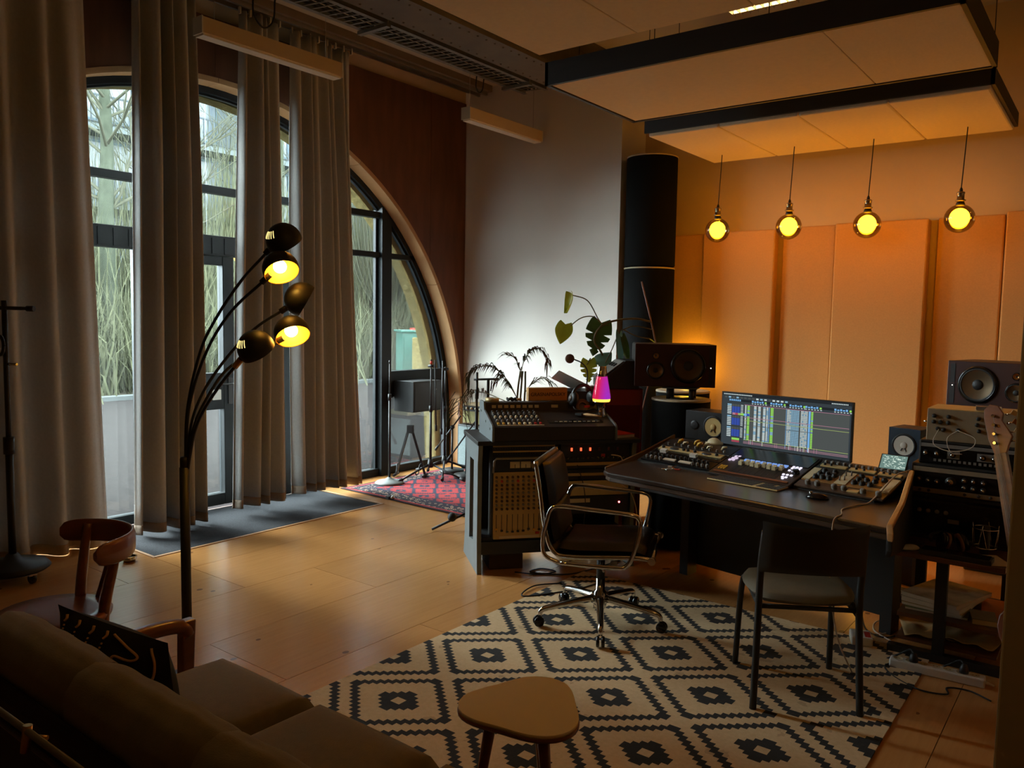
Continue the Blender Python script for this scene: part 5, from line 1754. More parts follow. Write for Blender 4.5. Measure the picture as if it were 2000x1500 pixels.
MB().lathe([(.03, .0), (.055, .0), (.055, .03), (.03, .03)], 20, (0, .02, .02), Euler((1.2, 0, 0)).to_matrix()).obj('cord_reel', mat('brown_leatherette', S(84, 58, 44), .6, noise=(8, .1)), hp)
MB().bx(-.02, .02, -.06, -.055, .03, .045).obj('red_label', 'red', hp)
bsh = thing('brush', 'wooden-handled brush lying on the mixer beside the lava lamp', 'brush', C_(.66, .08, .982), CA - .9)
MB().tube([(0, 0, .01), (.03, 0, .012), (.09, 0, .012), (.14, 0, .011)], [.006, .010, .008, .005], 8).obj('handle', 'lightwood', bsh)
MB().bx(-.05, .0, -.018, .018, .003, .018).obj('bristles', 'black', bsh)
# lava lamp
lava_mat = emis('lava_pink', (.80, .025, .16, 1), .62)
nt_ = lava_mat.node_tree
tc_, sx_, rp_ = nt_.nodes.new('ShaderNodeTexCoord'), nt_.nodes.new('ShaderNodeSeparateXYZ'), nt_.nodes.new('ShaderNodeValToRGB')
rp_.color_ramp.elements[0].color = (.75, .02, .10, 1)
rp_.color_ramp.elements[1].color = (.42, .03, .62, 1)
rp_.color_ramp.elements[0].position, rp_.color_ramp.elements[1].position = .55, .95
nt_.links.new(tc_.outputs['Generated'], sx_.inputs[0])
nt_.links.new(sx_.outputs[0], rp_.inputs[0])
nt_.links.new(rp_.outputs[0], nt_.nodes['Emission'].inputs[0])
lv = thing('lava_lamp', 'pink and purple lava lamp glowing on the right of the mixer', 'lava lamp', C_(.80, .13, .972), 0)
lv.scale = (1.25, 1.25, 1.03)
MB().lathe([(0, .0), (.034, .0), (.036, .004), (.020, .050), (.030, .082), (.046, .092), (.046, .098), (0, .098)], 24).obj('base', 'chrome', lv)
MB().lathe([(.0455, .098), (.049, .112), (.0495, .125), (.036, .215), (.027, .275)], 26).obj('glass', clear('lava_glass', (.98, .9, .95, 1), 1.2), lv)
MB().lathe([(0, .0985), (.044, .0985), (.047, .112), (0, .114)], 24).obj('hot_wax', emis('lava_yellow', (1.0, .62, .05, 1), 2.2), lv)
MB().lathe([(0, .1145), (.0468, .1145), (.048, .125), (.044, .15), (.040, .18), (.0345, .215), (.0285, .255), (0, .256)], 26).obj('liquid', lava_mat, lv)
MB().sphere((.004, -.002, .15), .026, 14, 10, (1.3, 1.3, .7)).obj('wax_blob', emis('lava_red', (.8, .03, .04, 1), .9), lv)
MB().lathe([(.0275, .257), (.028, .262), (.022, .318), (.02, .322), (0, .323)], 22).obj('cap', 'chrome', lv)
# book / tray at the mixer's right end
nb = thing('notebook', 'thin red and white notebook at the right end of the stand', 'notebook', C_(.90, .10, .849), CA + .3)
MB().bx(-.07, .07, -.10, .10, 0, .018).obj('pages', 'paper', nb)
MB().bx(-.072, .072, -.102, .102, .018, .022).obj('cover', 'red', nb)

# ---- red cabinet and synth behind the lava lamp
rb = thing('red_cabinet', 'red lacquered cabinet behind the lava lamp', 'cabinet', (-2.95, 5.10, 0), math.radians(40))
M['redlac'] = mat('red_lacquer', S(140, 36, 26), .35, noise=(4, .08), coat=.3)
MB().bx(-.17, .18, -.14, .14, .05, 1.12).obj('body', 'redlac', rb, bev=.012)
for x in (-.14, .14):
    for y in (-.11, .11):
        MB().cyl((x, y, 0), (x, y, .05), .02, n=10).obj('foot', 'black', rb)
MB().bx(-.15, .16, -.146, -.14, .2, 1.0).obj('front_cloth', mat('dark_red_cloth', S(96, 26, 22), .9, noise=(80, .1)), rb)
sy = thing('desktop_synth', 'black wedge-shaped synth with a slanted panel on the red cabinet', 'synthesiser', (-2.95, 5.10, 1.1205), math.radians(-50))
MB().prism([(-.14, .0), (.14, .0), (.14, .20), (.04, .20), (-.14, .05)], -.16, .18, 'x').obj('case', 'black', sy, bev=.004)
sa_ = math.atan2(.15, .20)
MB().box((.01, -.063, .128), (.33, .22, .006), Euler((sa_, 0, 0)).to_matrix()).obj('panel', 'grey', sy)
for k in range(3):
    for j in range(2):
        MB().box((-.09 + k * .09, -.10 + j * .08, .102 + j * .06), (.05, .03, .02), Euler((sa_, 0, 0)).to_matrix()).obj('panel_key', 'black', sy)
ld = thing('lidded_box', 'black box with a raised pale lid left of the synth', 'box', (-3.14, 4.86, 0), math.radians(40))
MB().bx(-.18, .09, -.13, .15, 1.0, 1.10).obj('case', 'black', ld, bev=.005)
MB().box((-.05, .02, 1.16), (.22, .22, .006), Euler((-.35, 0.45, 0)).to_matrix()).obj('lid', mat('smoked_lid', S(206, 200, 190), .25, noise=(8, .03)), ld)
MB().bx(-.10, .10, -.10, .10, 0, 1.0).obj('post', 'black', ld)
MB().bx(.06, .12, -.14, -.08, 1.10, 1.135).obj('cartridge_box', 'terracotta', ld)

# ---- monstera
mn = thing('monstera', 'leggy monstera with yellow-green and split dark leaves against the white wall', 'plant', (-3.22, 5.66, 0))
B = Vector((-3.22, 5.66, 0))
def rel(*p):
    return tuple(Vector(p) - B)
MB().lathe([(0, .0), (.10, .0), (.13, .25), (.135, .27), (.12, .27), (.115, .24), (0, .24)], 24).obj('pot', 'terracotta', mn)
MB().lathe([(0, .236), (.115, .24), (.0, .25)], 20).obj('soil', 'subfloor', mn)
MB().tube(bez([(0, 0, .24), (.03, -.12, .8), rel(-3.12, 5.22, 1.30), rel(-3.17, 5.15, 1.45), rel(-3.13, 5.18, 1.56), rel(-3.05, 5.26, 1.605), rel(-2.93, 5.34, 1.62), rel(-2.84, 5.41, 1.60)], 8), .008, 8).obj('stem', 'stem', mn)
MB().tube([rel(-2.911, 5.383, 1.899), rel(-2.84, 5.41, 1.62), rel(-2.80, 5.45, 1.40), (.04, .03, .25)], .006, 8).obj('stake', mat('copper_cane', S(140, 96, 74), .5, noise=(8, .1)), mn)
for P_ in (((-3.12, 5.19, 1.56), (-3.15, 5.16, 1.62), (-3.22, 5.12, 1.75), (-3.318, 5.055, 1.79)), ((-3.13, 5.185, 1.58), (-3.18, 5.14, 1.63), (-3.25, 5.09, 1.62), (-3.315, 5.04, 1.56)), ((-3.08, 5.22, 1.57), (-3.13, 5.19, 1.565)),
           ((-3.02, 5.26, 1.53), (-3.05, 5.22, 1.40), (-3.09, 5.18, 1.28)), ((-3.01, 5.27, 1.53), (-2.93, 5.33, 1.565), (-2.82, 5.41, 1.54)), ((-3.0, 5.27, 1.54), (-2.92, 5.34, 1.49), (-2.83, 5.40, 1.47)), ((-3.18, 5.12, 1.32), (-3.2, 5.1, 1.27))):
    pts = [rel(*p) for p in P_]
    MB().tube(bez(pts, 6) if len(pts) > 2 else pts, .0042, 6).obj('petiole', 'stem', mn)
def leaf(name, m, base, tip, width, normal, split=0, curl=.15, L_=None):
    """heart-shaped blade from base to tip, optionally with split lobes"""
    b0, t0 = Vector(base), Vector(tip)
    ax = t0 - b0
    Ln = ax.length
    ax.normalize()
    nv = Vector(normal)
    nv = (nv - ax * nv.dot(ax)).normalized()
    sd = ax.cross(nv)
    mb = MB()
    def half(s_):
        N_ = 18
        vs, fs = [], []
        for i in range(N_ + 1):
            t = i / N_
            w = width / 2 * (math.sin(pi * min(1, (t * .93 + .07)) ** .62) ** .85)
            back = -.16 * math.exp(-((t) / .12) ** 2)
            if split and i % 4 == 2 and 2 < i < N_ - 2:
                w *= .42
            for j in range(5):
                f = j / 4
                p = b0 + ax * Ln * (t + back * f) + sd * s_ * w * f + nv * (curl * width * (f * f * -.5) - curl * Ln * t * t * .6)
                vs.append(p)
        for i in range(N_):
            for j in range(4):
                q = (i * 5 + j, i * 5 + j + 1, (i + 1) * 5 + j + 1, (i + 1) * 5 + j)
                fs.append(q if s_ > 0 else q[::-1])
        mb.mesh(vs, fs, True)
    half(1); half(-1)
    return mb.obj(name, m, mn)
cd = (.6, -.79, .1)
leaf('leaf', 'leaf_yellow', rel(-3.318, 5.055, 1.80), rel(-3.306, 5.057, 1.655), .10, (.2, .55, .2), curl=.6)
leaf('leaf', 'leaf_yellow', rel(-3.345, 5.018, 1.57), rel(-3.37, 4.99, 1.42), .135, cd)
leaf('split_leaf', 'leaf', rel(-3.135, 5.185, 1.585), rel(-3.165, 5.13, 1.335), .20, cd, 1, .12)
leaf('leaf', 'leaf_yellow', rel(-3.19, 5.11, 1.30), rel(-3.175, 5.10, 1.135), .13, (.5, -.7, .4), 1)
leaf('leaf', 'leaf_blue', rel(-3.13, 5.15, 1.27), rel(-3.06, 5.22, 1.37), .14, (.5, -.75, .5))
leaf('leaf', 'leaf_blue', rel(-3.015, 5.255, 1.50), rel(-2.985, 5.26, 1.24), .07, (.9, -.4, .0), curl=.1)
leaf('leaf', 'leaf', rel(-3.0, 5.265, 1.48), rel(-2.95, 5.29, 1.28), .07, (.3, -.9, .1), curl=.3)
leaf('leaf', 'leaf_yellow', rel(-2.83, 5.40, 1.47), rel(-2.79, 5.43, 1.44), .035, (0, -.3, 1))
leaf('leaf', 'leaf', rel(-2.90, 5.34, 1.30), rel(-3.0, 5.22, 1.12), .04, (.3, -.9, .3), curl=.3)
mn.children[0].data.update()
# microphone sticking up among the leaves
gm = thing('gooseneck_microphone', 'round brown microphone on a gooseneck among the monstera leaves', 'microphone', (-3.14, 4.86, 1.1005))
MB().tube(bez([(.06, .05, 0), (.06, .06, .13), (.02, .05, .19), (-.05, .05, .215)], 6), .005, 8).obj('gooseneck', 'cable', gm)
MB().lathe([(0, -.014), (.030, -.014), (.034, -.008), (.034, .008), (.030, .014), (0, .014)], 20, (-.075, .03, .22), Euler((1.4, .3, .6)).to_matrix()).obj('capsule', mat('brown_capsule', S(96, 66, 50), .5, .3, noise=(8, .1)), gm)

# ---- feathery palm behind the mixer
pl = thing('palm_plant', 'drooping reddish palm behind the tabletop mixer', 'plant', (-3.56, 4.72, 0))
PB = Vector((-3.56, 4.72, 0))
MB().lathe([(0, .0), (.11, .0), (.14, .28), (.145, .30), (.13, .30), (.12, .27), (0, .27)], 24).obj('pot', 'terracotta', pl)
rnd = random.Random(3)
for a in (0, .025, -.02):
    MB().tube(bez([(a, 0, .27), (a * 1.3, .01, .7), (a * 1.5 + .03, .0, 1.05), (.04 + a, .005, 1.22)], 6), .007, 8).obj('cane', 'stem', pl)
def frond(P_, nl, ll, seed, droop=.6, m='palm'):
    r_ = random.Random(seed)
    pts = bez([tuple(Vector(p) - PB) for p in P_], 8)
    MB().tube(pts, .0032, 5).obj('frond_rib', 'stem', pl)
    mb = MB()
    n = len(pts)
    for k in range(nl):
        i = int(n * .25 + (n * .74) * k / nl)
        p = pts[min(i, n - 1)]
        t = (pts[min(i + 1, n - 1)] - pts[max(i - 1, 0)]).normalized()
        for s_ in (-1, 1, -1, 1):
            side_ = Vector((-t.y, t.x, 0))
            if side_.length < .1:
                side_ = Vector((.6, -.79, 0))
            side_.normalize()
            d = (t * r_.uniform(.5, 1) + side_ * s_ * r_.uniform(.4, .9) + Vector((0, 0, r_.uniform(-.2, .4)))).normalized()
            L_ = ll * 1.25 * r_.uniform(.6, 1.1)
            q1 = p + d * L_ * .45
            q2 = q1 + (d + Vector((0, 0, -droop * 1.8))).normalized() * L_ * .55
            w = Vector((.79, .61, 0)) * .0040
            mb.mesh([p - w * .4, p + w * .4, q1 + w, q1 - w, q2], [(0, 1, 2, 3), (3, 2, 4)])
    stuff(mb.obj('leaflets', m, pl))
frond([(-3.52, 4.71, 1.15), (-3.515, 4.715, 1.26), (-3.49, 4.76, 1.36), (-3.43, 4.80, 1.385), (-3.385, 4.83, 1.33), (-3.375, 4.83, 1.25)], 16, .10, 1, 1.0)
frond([(-3.52, 4.71, 1.16), (-3.535, 4.71, 1.24), (-3.575, 4.69, 1.32), (-3.625, 4.655, 1.34)], 6, .10, 2, .5)
frond([(-3.54, 4.68, 1.03), (-3.60, 4.66, 1.14), (-3.68, 4.60, 1.235), (-3.76, 4.545, 1.25), (-3.82, 4.49, 1.20), (-3.83, 4.48, 1.12)], 22, .12, 3, .9)
frond([(-3.54, 4.68, 1.03), (-3.58, 4.66, 1.10), (-3.63, 4.63, 1.17), (-3.66, 4.61, 1.15)], 10, .11, 4, .8)
frond([(-3.5, 4.72, 1.05), (-3.46, 4.75, 1.12), (-3.40, 4.80, 1.17), (-3.36, 4.83, 1.15)], 8, .12, 5, .4)
frond([(-3.6, 4.62, 1.0), (-3.8, 4.6, 1.05), (-4.0, 4.62, 1.0), (-4.1, 4.66, .85)], 10, .2, 6, .9)

# ================================================================== RIGHT-HAND RACK TABLE
rtb = thing('rack_table', 'dark wooden table on black posts right of the desk', 'table', (-.60, 4.45, 0))
MB().bx(-.23, .24, -.33, .33, .50, .525).obj('table_top', 'darkwood', rtb, bev=.003)
for x, y in ((-.02, -.25), (-.20, .27), (.20, .27)):
    MB().bx(x - .025, x + .025, y - .02, y + .02, .0, .50).obj('post', 'black', rtb)
MB().bx(-.24, .25, -.275, -.23, .0, .04).obj('foot_rail', 'black', rtb)
MB().bx(-.24, .25, .25, .29, .0, .04).obj('foot_rail', 'black', rtb)
MB().bx(-.21, .22, -.24, .29, .18, .20).obj('middle_shelf', 'darkwood', rtb)
MB().bx(-.21, .22, -.24, .29, .065, .08).obj('lower_shelf', 'darkwood', rtb)
ob = MB().bx(.12, .40, -.16, .2, .202, .216).obj('shelf_offcut', mat('orange_board', S(176, 96, 44), .5, noise=(5, .1), stretch=(1, 8, 1)), loc=(-.60, 4.45, 0), rot=(0, 0, .1))
tag(ob, 'loose orange-brown board jutting from the middle shelf', 'board')
def mag(label, loc, w, d, h_, rz, m, cov):
    t = thing('magazine', label, 'magazine', loc, rz, 'magazines and papers on the rack table shelves')
    MB().bx(-w / 2, w / 2, -d / 2, d / 2, 0, h_ - .002).obj('pages', m, t)
    MB().bx(-w / 2 - .002, w / 2 + .002, -d / 2 - .002, d / 2 + .002, h_ - .002, h_).obj('cover', cov, t)
z = .201
for i, (lab, rz, h_, m, cov) in enumerate((('green-edged magazine at the bottom of the shelf pile', .05, .012, 'paper', mat('green_cover', S(120, 130, 84), .6, noise=(10, .2))),
        ('pale magazine second from the bottom of the shelf pile', -.12, .014, 'paper', 'paper_y'), ('thick catalogue in the middle of the shelf pile', -.2, .022, 'paper', 'paper'),
        ('large creased newspaper on top of the shelf pile', -.30, .020, 'paper', mat('print_cover', S(178, 164, 136), .8, noise=(9, .45))))):
    mag(lab, (-.66 + .008 * i, 4.46, z), .27, .36, h_, rz, m, cov)
    z += h_ + .0005
bk = thing('paperback', 'small grey book beside the magazines on the shelf', 'book', (-.455, 4.33, .201), .2)
MB().bx(-.05, .05, -.07, .07, .002, .025).obj('pages', 'paper', bk)
MB().bx(-.052, .052, -.072, .072, .025, .028).bx(-.052, .052, -.072, .072, 0, .002).bx(-.054, -.051, -.072, .072, 0, .028).obj('cover', 'grey', bk)
for i, (x, rz, lab) in enumerate(((-.68, .3, 'left crumpled sheet of yellowed paper on the lowest shelf'), (-.52, -.15, 'right wide sheet of yellowed paper on the lowest shelf'))):
    o = MB().grid(lambda u, v: ((u - .5) * .30, (v - .5) * .36, .006 + .016 * math.sin(9 * u + i) ** 2 * math.sin(7 * v + 2) ** 2), 14, 14).obj('paper_sheet', 'paper_y', loc=(x, 4.43, .081 + i * .010), rot=(0, 0, rz), solid=.001)
    tag(o, lab, 'paper', 'loose papers on the lowest shelf')
# on the table top
wm = thing('white_mouse', 'white computer mouse at the table corner', 'mouse', (-.765, 4.19, .5255), .9)
s_ = MB().sphere((0, 0, 0), .052, 20, 12, (1, .58, .42))
s_.v = [(p[0], p[1], max(p[2], 0)) for p in s_.v]
s_.obj('shell', 'white', wm)
MB().bx(-.048, .048, -.028, .028, -.0005, .002).obj('base', 'grey', wm)
bk2 = thing('black_keyboard', 'black slab keyboard lying along the front of the table', 'keyboard', (-.565, 4.17, .5255), -.03)
MB().bx(-.15, .15, -.045, .045, 0, .022).obj('case', 'black', bk2, bev=.003)
for r_ in range(3):
    MB().bx(-.14, .14, -.036 + r_ * .026, -.016 + r_ * .026, .022, .026).obj('key_row', 'blackgloss', bk2)
h2 = thing('studio_headphones', 'black closed headphones with brown pads lying on the table', 'headphones', (-.60, 4.29, .5255), .5)
for k, x in enumerate((-.045, .05)):
    e = MB().lathe([(0, -.022), (.036, -.018), (.044, -.004), (.044, .010), (0, .012)], 22, (x, 0, .046), Euler((0, (-1.3 if k == 0 else 1.3), 0)).to_matrix()).obj('ear_cup', 'blackgloss', h2)
    MB().lathe([(.026, .012), (.044, .012), (.044, .024), (.026, .024)], 22, (x, 0, .046), Euler((0, (1.84 if k == 0 else -1.84), 0)).to_matrix()).obj('ear_pad', mat('brown_pad', S(120, 84, 58), .7, noise=(10, .1)), e)
MB().tube([(.075 * math.cos(a), .06 + .08 * math.sin(a), .03 + .02 * math.sin(a)) for a in [pi * (1 - q / 14) for q in range(15)]], .009, 8).obj('headband', 'leather', h2)
MB().tube(bez([(-.05, -.01, .01), (-.12, -.03, .006), (-.14, .04, .006), (-.1, .08, .006)], 6), .004, 6).obj('cord', 'cable', h2)
sk = thing('shock_mount_microphone', 'wire cradle shock mount lying on the table before the racks', 'microphone', (-.47, 4.33, .5255), .3)
for zz, rr in ((.035, .05), (.125, .055)):
    MB().tube([(rr * math.cos(a), rr * math.sin(a), zz) for a in [2 * pi * q / 20 for q in range(21)]], .0022, 6, False).obj('hoop', 'chrome', sk)
for k in range(8):
    a, b = 2 * pi * k / 8, 2 * pi * (k + (.5 if k % 2 else -.5)) / 8
    MB().cyl((.05 * math.cos(a), .05 * math.sin(a), .035), (.055 * math.cos(b), .055 * math.sin(b), .125 + (.02 if k % 2 else 0)), .0016, n=5).obj('wire', 'chrome', sk)
MB().lathe([(0, .0), (.02, .0), (.022, .02), (.022, .11), (.018, .135), (0, .14)], 16).obj('capsule', 'black', sk)
pn = MB().bx(-.055, .055, -.09, .09, 0, .001).obj('paper_slip', 'paper', loc=(-.425, 4.23, .526), rot=(0, 0, .5))
tag(pn, 'small paper slip near the shock mount on the table', 'paper')
# gear tower on the table
gt = thing('rack_case', 'black rack case standing at the back of the table', 'rack', (-.60, 4.59, .5255))
for x in (-.235, .225):
    MB().bx(x, x + .012, -.14, .17, 0, .215).obj('side', 'black', gt)
MB().bx(-.223, .225, -.14, .17, 0, .012).bx(-.223, .225, .155, .17, .012, .203).obj('shell', 'black', gt)
MB().bx(-.235, .237, -.14, .17, .2155, .2275).obj('top', 'black', gt)
du = thing('dark_rack_unit', 'dark rack unit sitting in the black case under the amplifiers', 'audio gear', (-.60, 4.59, .5385))
MB().bx(-.215, .217, -.125, .14, 0, .185).obj('body', 'black', du)
MB().bx(-.215, .217, -.130, -.125, .01, .175).obj('faceplate', 'blackgloss', du)
MB().bx(-.05, .0, -.134, -.130, .08, .10).obj('badge', 'grey', du)
for k in range(4):
    MB().lathe([(0, .012), (.009, .012), (.011, 0)], 12, (-.18 + .04 * k, -.13, .13), Euler((pi / 2, 0, 0)).to_matrix()).obj('knob', 'grey', du)
def amp(name, label, z0, h_, x0, x1, yf):
    t = thing(name, label, 'audio gear', (-.60, 4.59, z0), 0, 'effects units stacked on the rack case')
    MB().bx(x0, x1, yf + .01, .16, 0, h_).obj('case', 'black', t, bev=.006)
    return t
RX = Euler((pi / 2, 0, 0)).to_matrix()
def kn_(t, x, z, r, y, m='chrome'):
    k = MB().lathe([(0, .018), (r * .62, .018), (r * .7, .015), (r * .72, .006), (r, .005), (r, 0)], 16, (x, y, z), RX).obj('knob', 'black', t)
    MB().lathe([(0, .0185), (r * .55, .0185), (r * .58, .0175)], 14, (x, y, z), RX).obj('knob_cap', m, k)
t = amp('tape_echo', 'black tape echo with two rows of chrome knobs, lowest of the stack', .7535, .155, -.225, .235, -.15)
MB().bx(-.215, .225, -.15, -.14, .012, .143).obj('front_panel', 'blackgloss', t)
MB().bx(-.215, .225, -.153, -.15, .118, .140).obj('name_strip', mat('grey_strip', S(132, 116, 92), .5, noise=(20, .1)), t)
MB().bx(-.215, .225, -.153, -.15, .012, .034).obj('jack_strip', mat('grey_strip', S(132, 116, 92)), t)
for x, z in ((-.185, .078), (-.145, .074), (-.105, .072), (.015, .092), (.055, .092), (.097, .09), (.015, .058), (.055, .056), (.097, .054)):
    kn_(t, x, z, .013, -.15)
kn_(t, -.045, .078, .024, -.15)
for x in (-.18, -.14, .02, .08, .13):
    MB().lathe([(0, .006), (.006, .006), (.008, 0)], 10, (x, -.153, .023), RX).obj('jack', 'black', t)
t = amp('valve_echo', 'black effects unit with grey control plates, second in the stack', .909, .118, -.20, .225, -.13)
MB().bx(-.19, .215, -.13, -.12, .010, .108).obj('front_panel', 'blackgloss', t)
MB().bx(-.19, .215, -.133, -.13, .086, .104).obj('name_strip', 'grey', t)
for x0, x1 in ((-.07, -.015), (.06, .16)):
    MB().bx(x0, x1, -.133, -.13, .036, .074).obj('control_plate', 'grey', t)
for x in (-.165, -.115, -.045, .085, .135):
    kn_(t, x, .055, .014, -.133)
mb = MB()
for k in range(14):
    mb.bx(-.13 + .022 * k, -.118 + .022 * k, -.134, -.13, .016, .028)
stuff(mb.obj('switches', 'grey', t))
t = amp('test_oscillator', 'silver test instrument with small black knobs on top of the stack', 1.0275, .158, -.172, .225, -.12)
MB().bx(-.172, .225, -.12, -.109, .0, .158).obj('front_panel', mat('dull_silver_panel', S(150, 132, 104), .45, .2, noise=(20, .06)), t, bev=.003)
MB().bx(-.172, .225, -.118, .155, .1585, .162).obj('lid', 'gold', t)
for x, z in ((-.14, .125), (-.075, .125), (.055, .125), (.115, .125), (-.14, .095), (-.11, .095), (-.075, .095), (.05, .095), (.11, .095), (.06, .065), (-.12, .062), (-.095, .058), (-.03, .062)):
    MB().lathe([(0, .012), (.007, .012), (.010, .008), (.010, 0)], 12, (x, -.12, z), RX).obj('knob', 'black', t)
MB().tube(bez([(-.115, -.13, .06), (-.13, -.16, -.01), (-.06, -.17, -.04), (.03, -.17, -.02), (.05, -.16, .03), (-.03, -.14, .062)], 8), .0022, 5).obj('patch_lead', 'cable_w', t)
MB().tube(bez([(-.03, -.13, .06), (-.07, -.16, .02), (-.05, -.17, -.045), (.0, -.17, -.05)], 8), .0022, 5).obj('patch_lead', 'cable_w', t)
MB().cyl((-.172, -.04, .085), (-.20, -.04, .085), .006, n=8).obj('side_peg', 'chrome', t)
cbx = thing('cassette_box', 'white cassette box lying on the silver test instrument', 'box', (-.515, 4.56, 1.1905), .15)
MB().bx(-.055, .055, -.035, .035, 0, .018).obj('case', 'paper', cbx, bev=.002)
MB().bx(-.056, -.01, -.036, .036, .003, .0185).obj('label', 'grey', cbx)
# bass guitar leaning by the tower
bg = thing('bass_guitar', 'red-brown bass guitar whose headstock leans before the effects tower', 'guitar', (-.27, 3.98, .007))
ax0, ax1 = Vector((.0, .03, .42)), Vector((-.150, .23, 1.04))
dv = (ax1 - ax0).normalized()
nrm_ = Vector((-.35, -.9, .25))
nrm_ = (nrm_ - dv * nrm_.dot(dv)).normalized()
sdv = dv.cross(nrm_)
def gp(s, t_, n_):
    return ax0 + dv * s + sdv * t_ + nrm_ * n_
Ln = (ax1 - ax0).length
def slab(mb, poly, n0, n1):
    k = len(poly)
    mb.mesh([gp(p[0], p[1], n0) for p in poly] + [gp(p[0], p[1], n1) for p in poly], [tuple(range(k))[::-1], tuple(range(k, 2 * k))] + [(i, (i + 1) % k, k + (i + 1) % k, k + i) for i in range(k)])
    return mb
slab(MB(), [(-.05, -.036), (-.05, .036), (Ln - .02, .026), (Ln - .02, -.026)], -.012, .008).obj('neck', 'darkwood', bg)
slab(MB(), [(-.05, -.036), (-.05, .036), (Ln - .02, .026), (Ln - .02, -.026)], .008, .013).obj('fingerboard', 'darkwood', bg)
slab(MB(), [(Ln - .02, -.026), (Ln - .02, .026), (Ln + .01, .04), (Ln + .05, .062), (Ln + .08, .052), (Ln + .13, .030), (Ln + .16, .040), (Ln + .20, .024), (Ln + .215, -.012), (Ln + .195, -.040), (Ln + .15, -.046), (Ln + .05, -.042)], -.008, .007).obj('headstock', 'redwood', bg, bev=.003)
for k in range(4):
    s_ = Ln + .03 + k * .042
    MB().cyl(gp(s_, -.012 + .004 * k, .007), gp(s_, -.012 + .004 * k, .022), .007, n=10).obj('tuning_post', 'chrome', bg)
    pg = MB().cyl(gp(s_, .045, -.004), gp(s_, .072, -.004), .004, n=8).obj('tuner_shaft', 'chrome', bg)
    MB().box(gp(s_, .082, -.004), (.022, .006, .022), Euler((0, .5, .3)).to_matrix()).obj('tuner_key', 'cream' if k % 2 else 'brass', pg)
    MB().cyl(gp(-.3, -.018 + .012 * k, .020), gp(s_, -.012 + .004 * k, .018), .0009, n=4).obj('string', 'grey', bg)
body = []
for k in range(28):
    a = 2 * pi * k / 28
    r_ = .17 * (1 + .18 * math.cos(2 * a) - .10 * math.cos(4 * a) + .05 * math.sin(a))
    body.append((-.22 + r_ * 1.15 * math.cos(a), r_ * math.sin(a)))
slab(MB(), body, -.04, .005).obj('body', 'redwood', bg, bev=.008)
# floor clutter
ps = thing('power_strip', 'white power strip with seven sockets on the floor by the rug', 'power strip', (-.60, 4.02, .0), .07)
MB().bx(-.19, .20, -.03, .03, 0, .042).obj('housing', 'white', ps, bev=.006)
for k in range(7):
    x = -.155 + k * .052
    s_ = MB().lathe([(.021, .0425), (.019, .0405), (.0, .0405)], 18, (x, 0, .002)).obj('socket', 'cream', ps)
    MB().lathe([(0, .0435), (.003, .0435)], 8, (x - .007, 0, .0)).lathe([(0, .0435), (.003, .0435)], 8, (x + .007, 0, .0)).obj('holes', 'black', s_)
for x in (-.09, .115):
    p_ = MB().lathe([(0, .085), (.012, .08), (.019, .06), (.019, .043), (0, .043)], 16, (x, 0, 0)).obj('plug', 'black', ps)
    MB().tube(bez([(x, 0, .08), (x - .02, .03, .085), (x - .06, .05, .05), (x - .12, .06, .006)], 6), .004, 6).obj('plug_lead', 'cable', p_)
MB().cyl((.20, 0, .02), (.235, .0, .014), .008, .004, 10).obj('cord_relief', 'white', ps)
wa = thing('white_adapter', 'white plastic adapter box with a red label on the floor', 'adapter', (-.965, 4.19, .007), .35)
MB().bx(-.05, .05, -.06, .06, 0, .045).obj('case', 'white', wa, bev=.008)
MB().bx(.015, .042, -.045, .03, .045, .0458).obj('red_label', 'red', wa)
def cable(label, pts, r=.004, m='cable', n=7):
    o = MB().tube(bez(pts, n), r, 6).obj('floor_cable', m)
    return tag(o, label, 'cable', 'cables on the floor')
cable('black cable looping from the power strip across the floor', [(-.75, 4.05, .012), (-.80, 3.96, .010), (-.74, 3.87, .006), (-.62, 3.80, .006), (-.52, 3.83, .006), (-.53, 3.90, .006), (-.45, 3.93, .006), (-.36, 3.88, .006)])
cable('black cable snaking behind the white adapter', [(-1.15, 4.9, .006), (-1.06, 4.6, .006), (-.98, 4.38, .006), (-.88, 4.34, .006), (-.80, 4.5, .006), (-.70, 4.42, .05), (-.62, 4.38, .006)])
cable('tan cable curled around the left post of the rack table', [(-1.0, 4.26, .03), (-.92, 4.36, .006), (-.86, 4.5, .006), (-.90, 4.62, .006), (-.97, 4.55, .006), (-.95, 4.4, .006), (-.84, 4.3, .006)], .004, 'cable_w')
cable('thick black cable lying behind the desk', [(-2.1, 5.1, .008), (-1.8, 5.05, .008), (-1.4, 5.2, .008), (-1.1, 5.35, .008), (-.9, 5.3, .008)], .006)
cable('tangled black cables under the tabletop mixer stand', [C_(.2, -.02, .005), C_(.34, -.09, .005), C_(.46, -.05, .005), C_(.38, .02, .005), C_(.3, -.04, .005), C_(.5, -.12, .005), C_(.7, -.05, .005), C_(.95, .1, .005)], .0045)
cable('black cable curling on the rug edge near the stand', [(-2.62, 3.95, .012), (-2.72, 3.80, .010), (-2.66, 3.62, .010), (-2.5, 3.9, .010), (-2.45, 4.1, .010)], .0045)
fb = thing('floor_box', 'flat black box on the lit floor behind the desk', 'box', (-1.03, 5.05, 0), -.2)
MB().bx(-.12, .12, -.08, .08, .006, .05).obj('case', 'black', fb, bev=.004)
for x in (-.1, .1):
    MB().cyl((x, 0, 0), (x, 0, .006), .012, n=8).obj('foot', 'cable', fb)
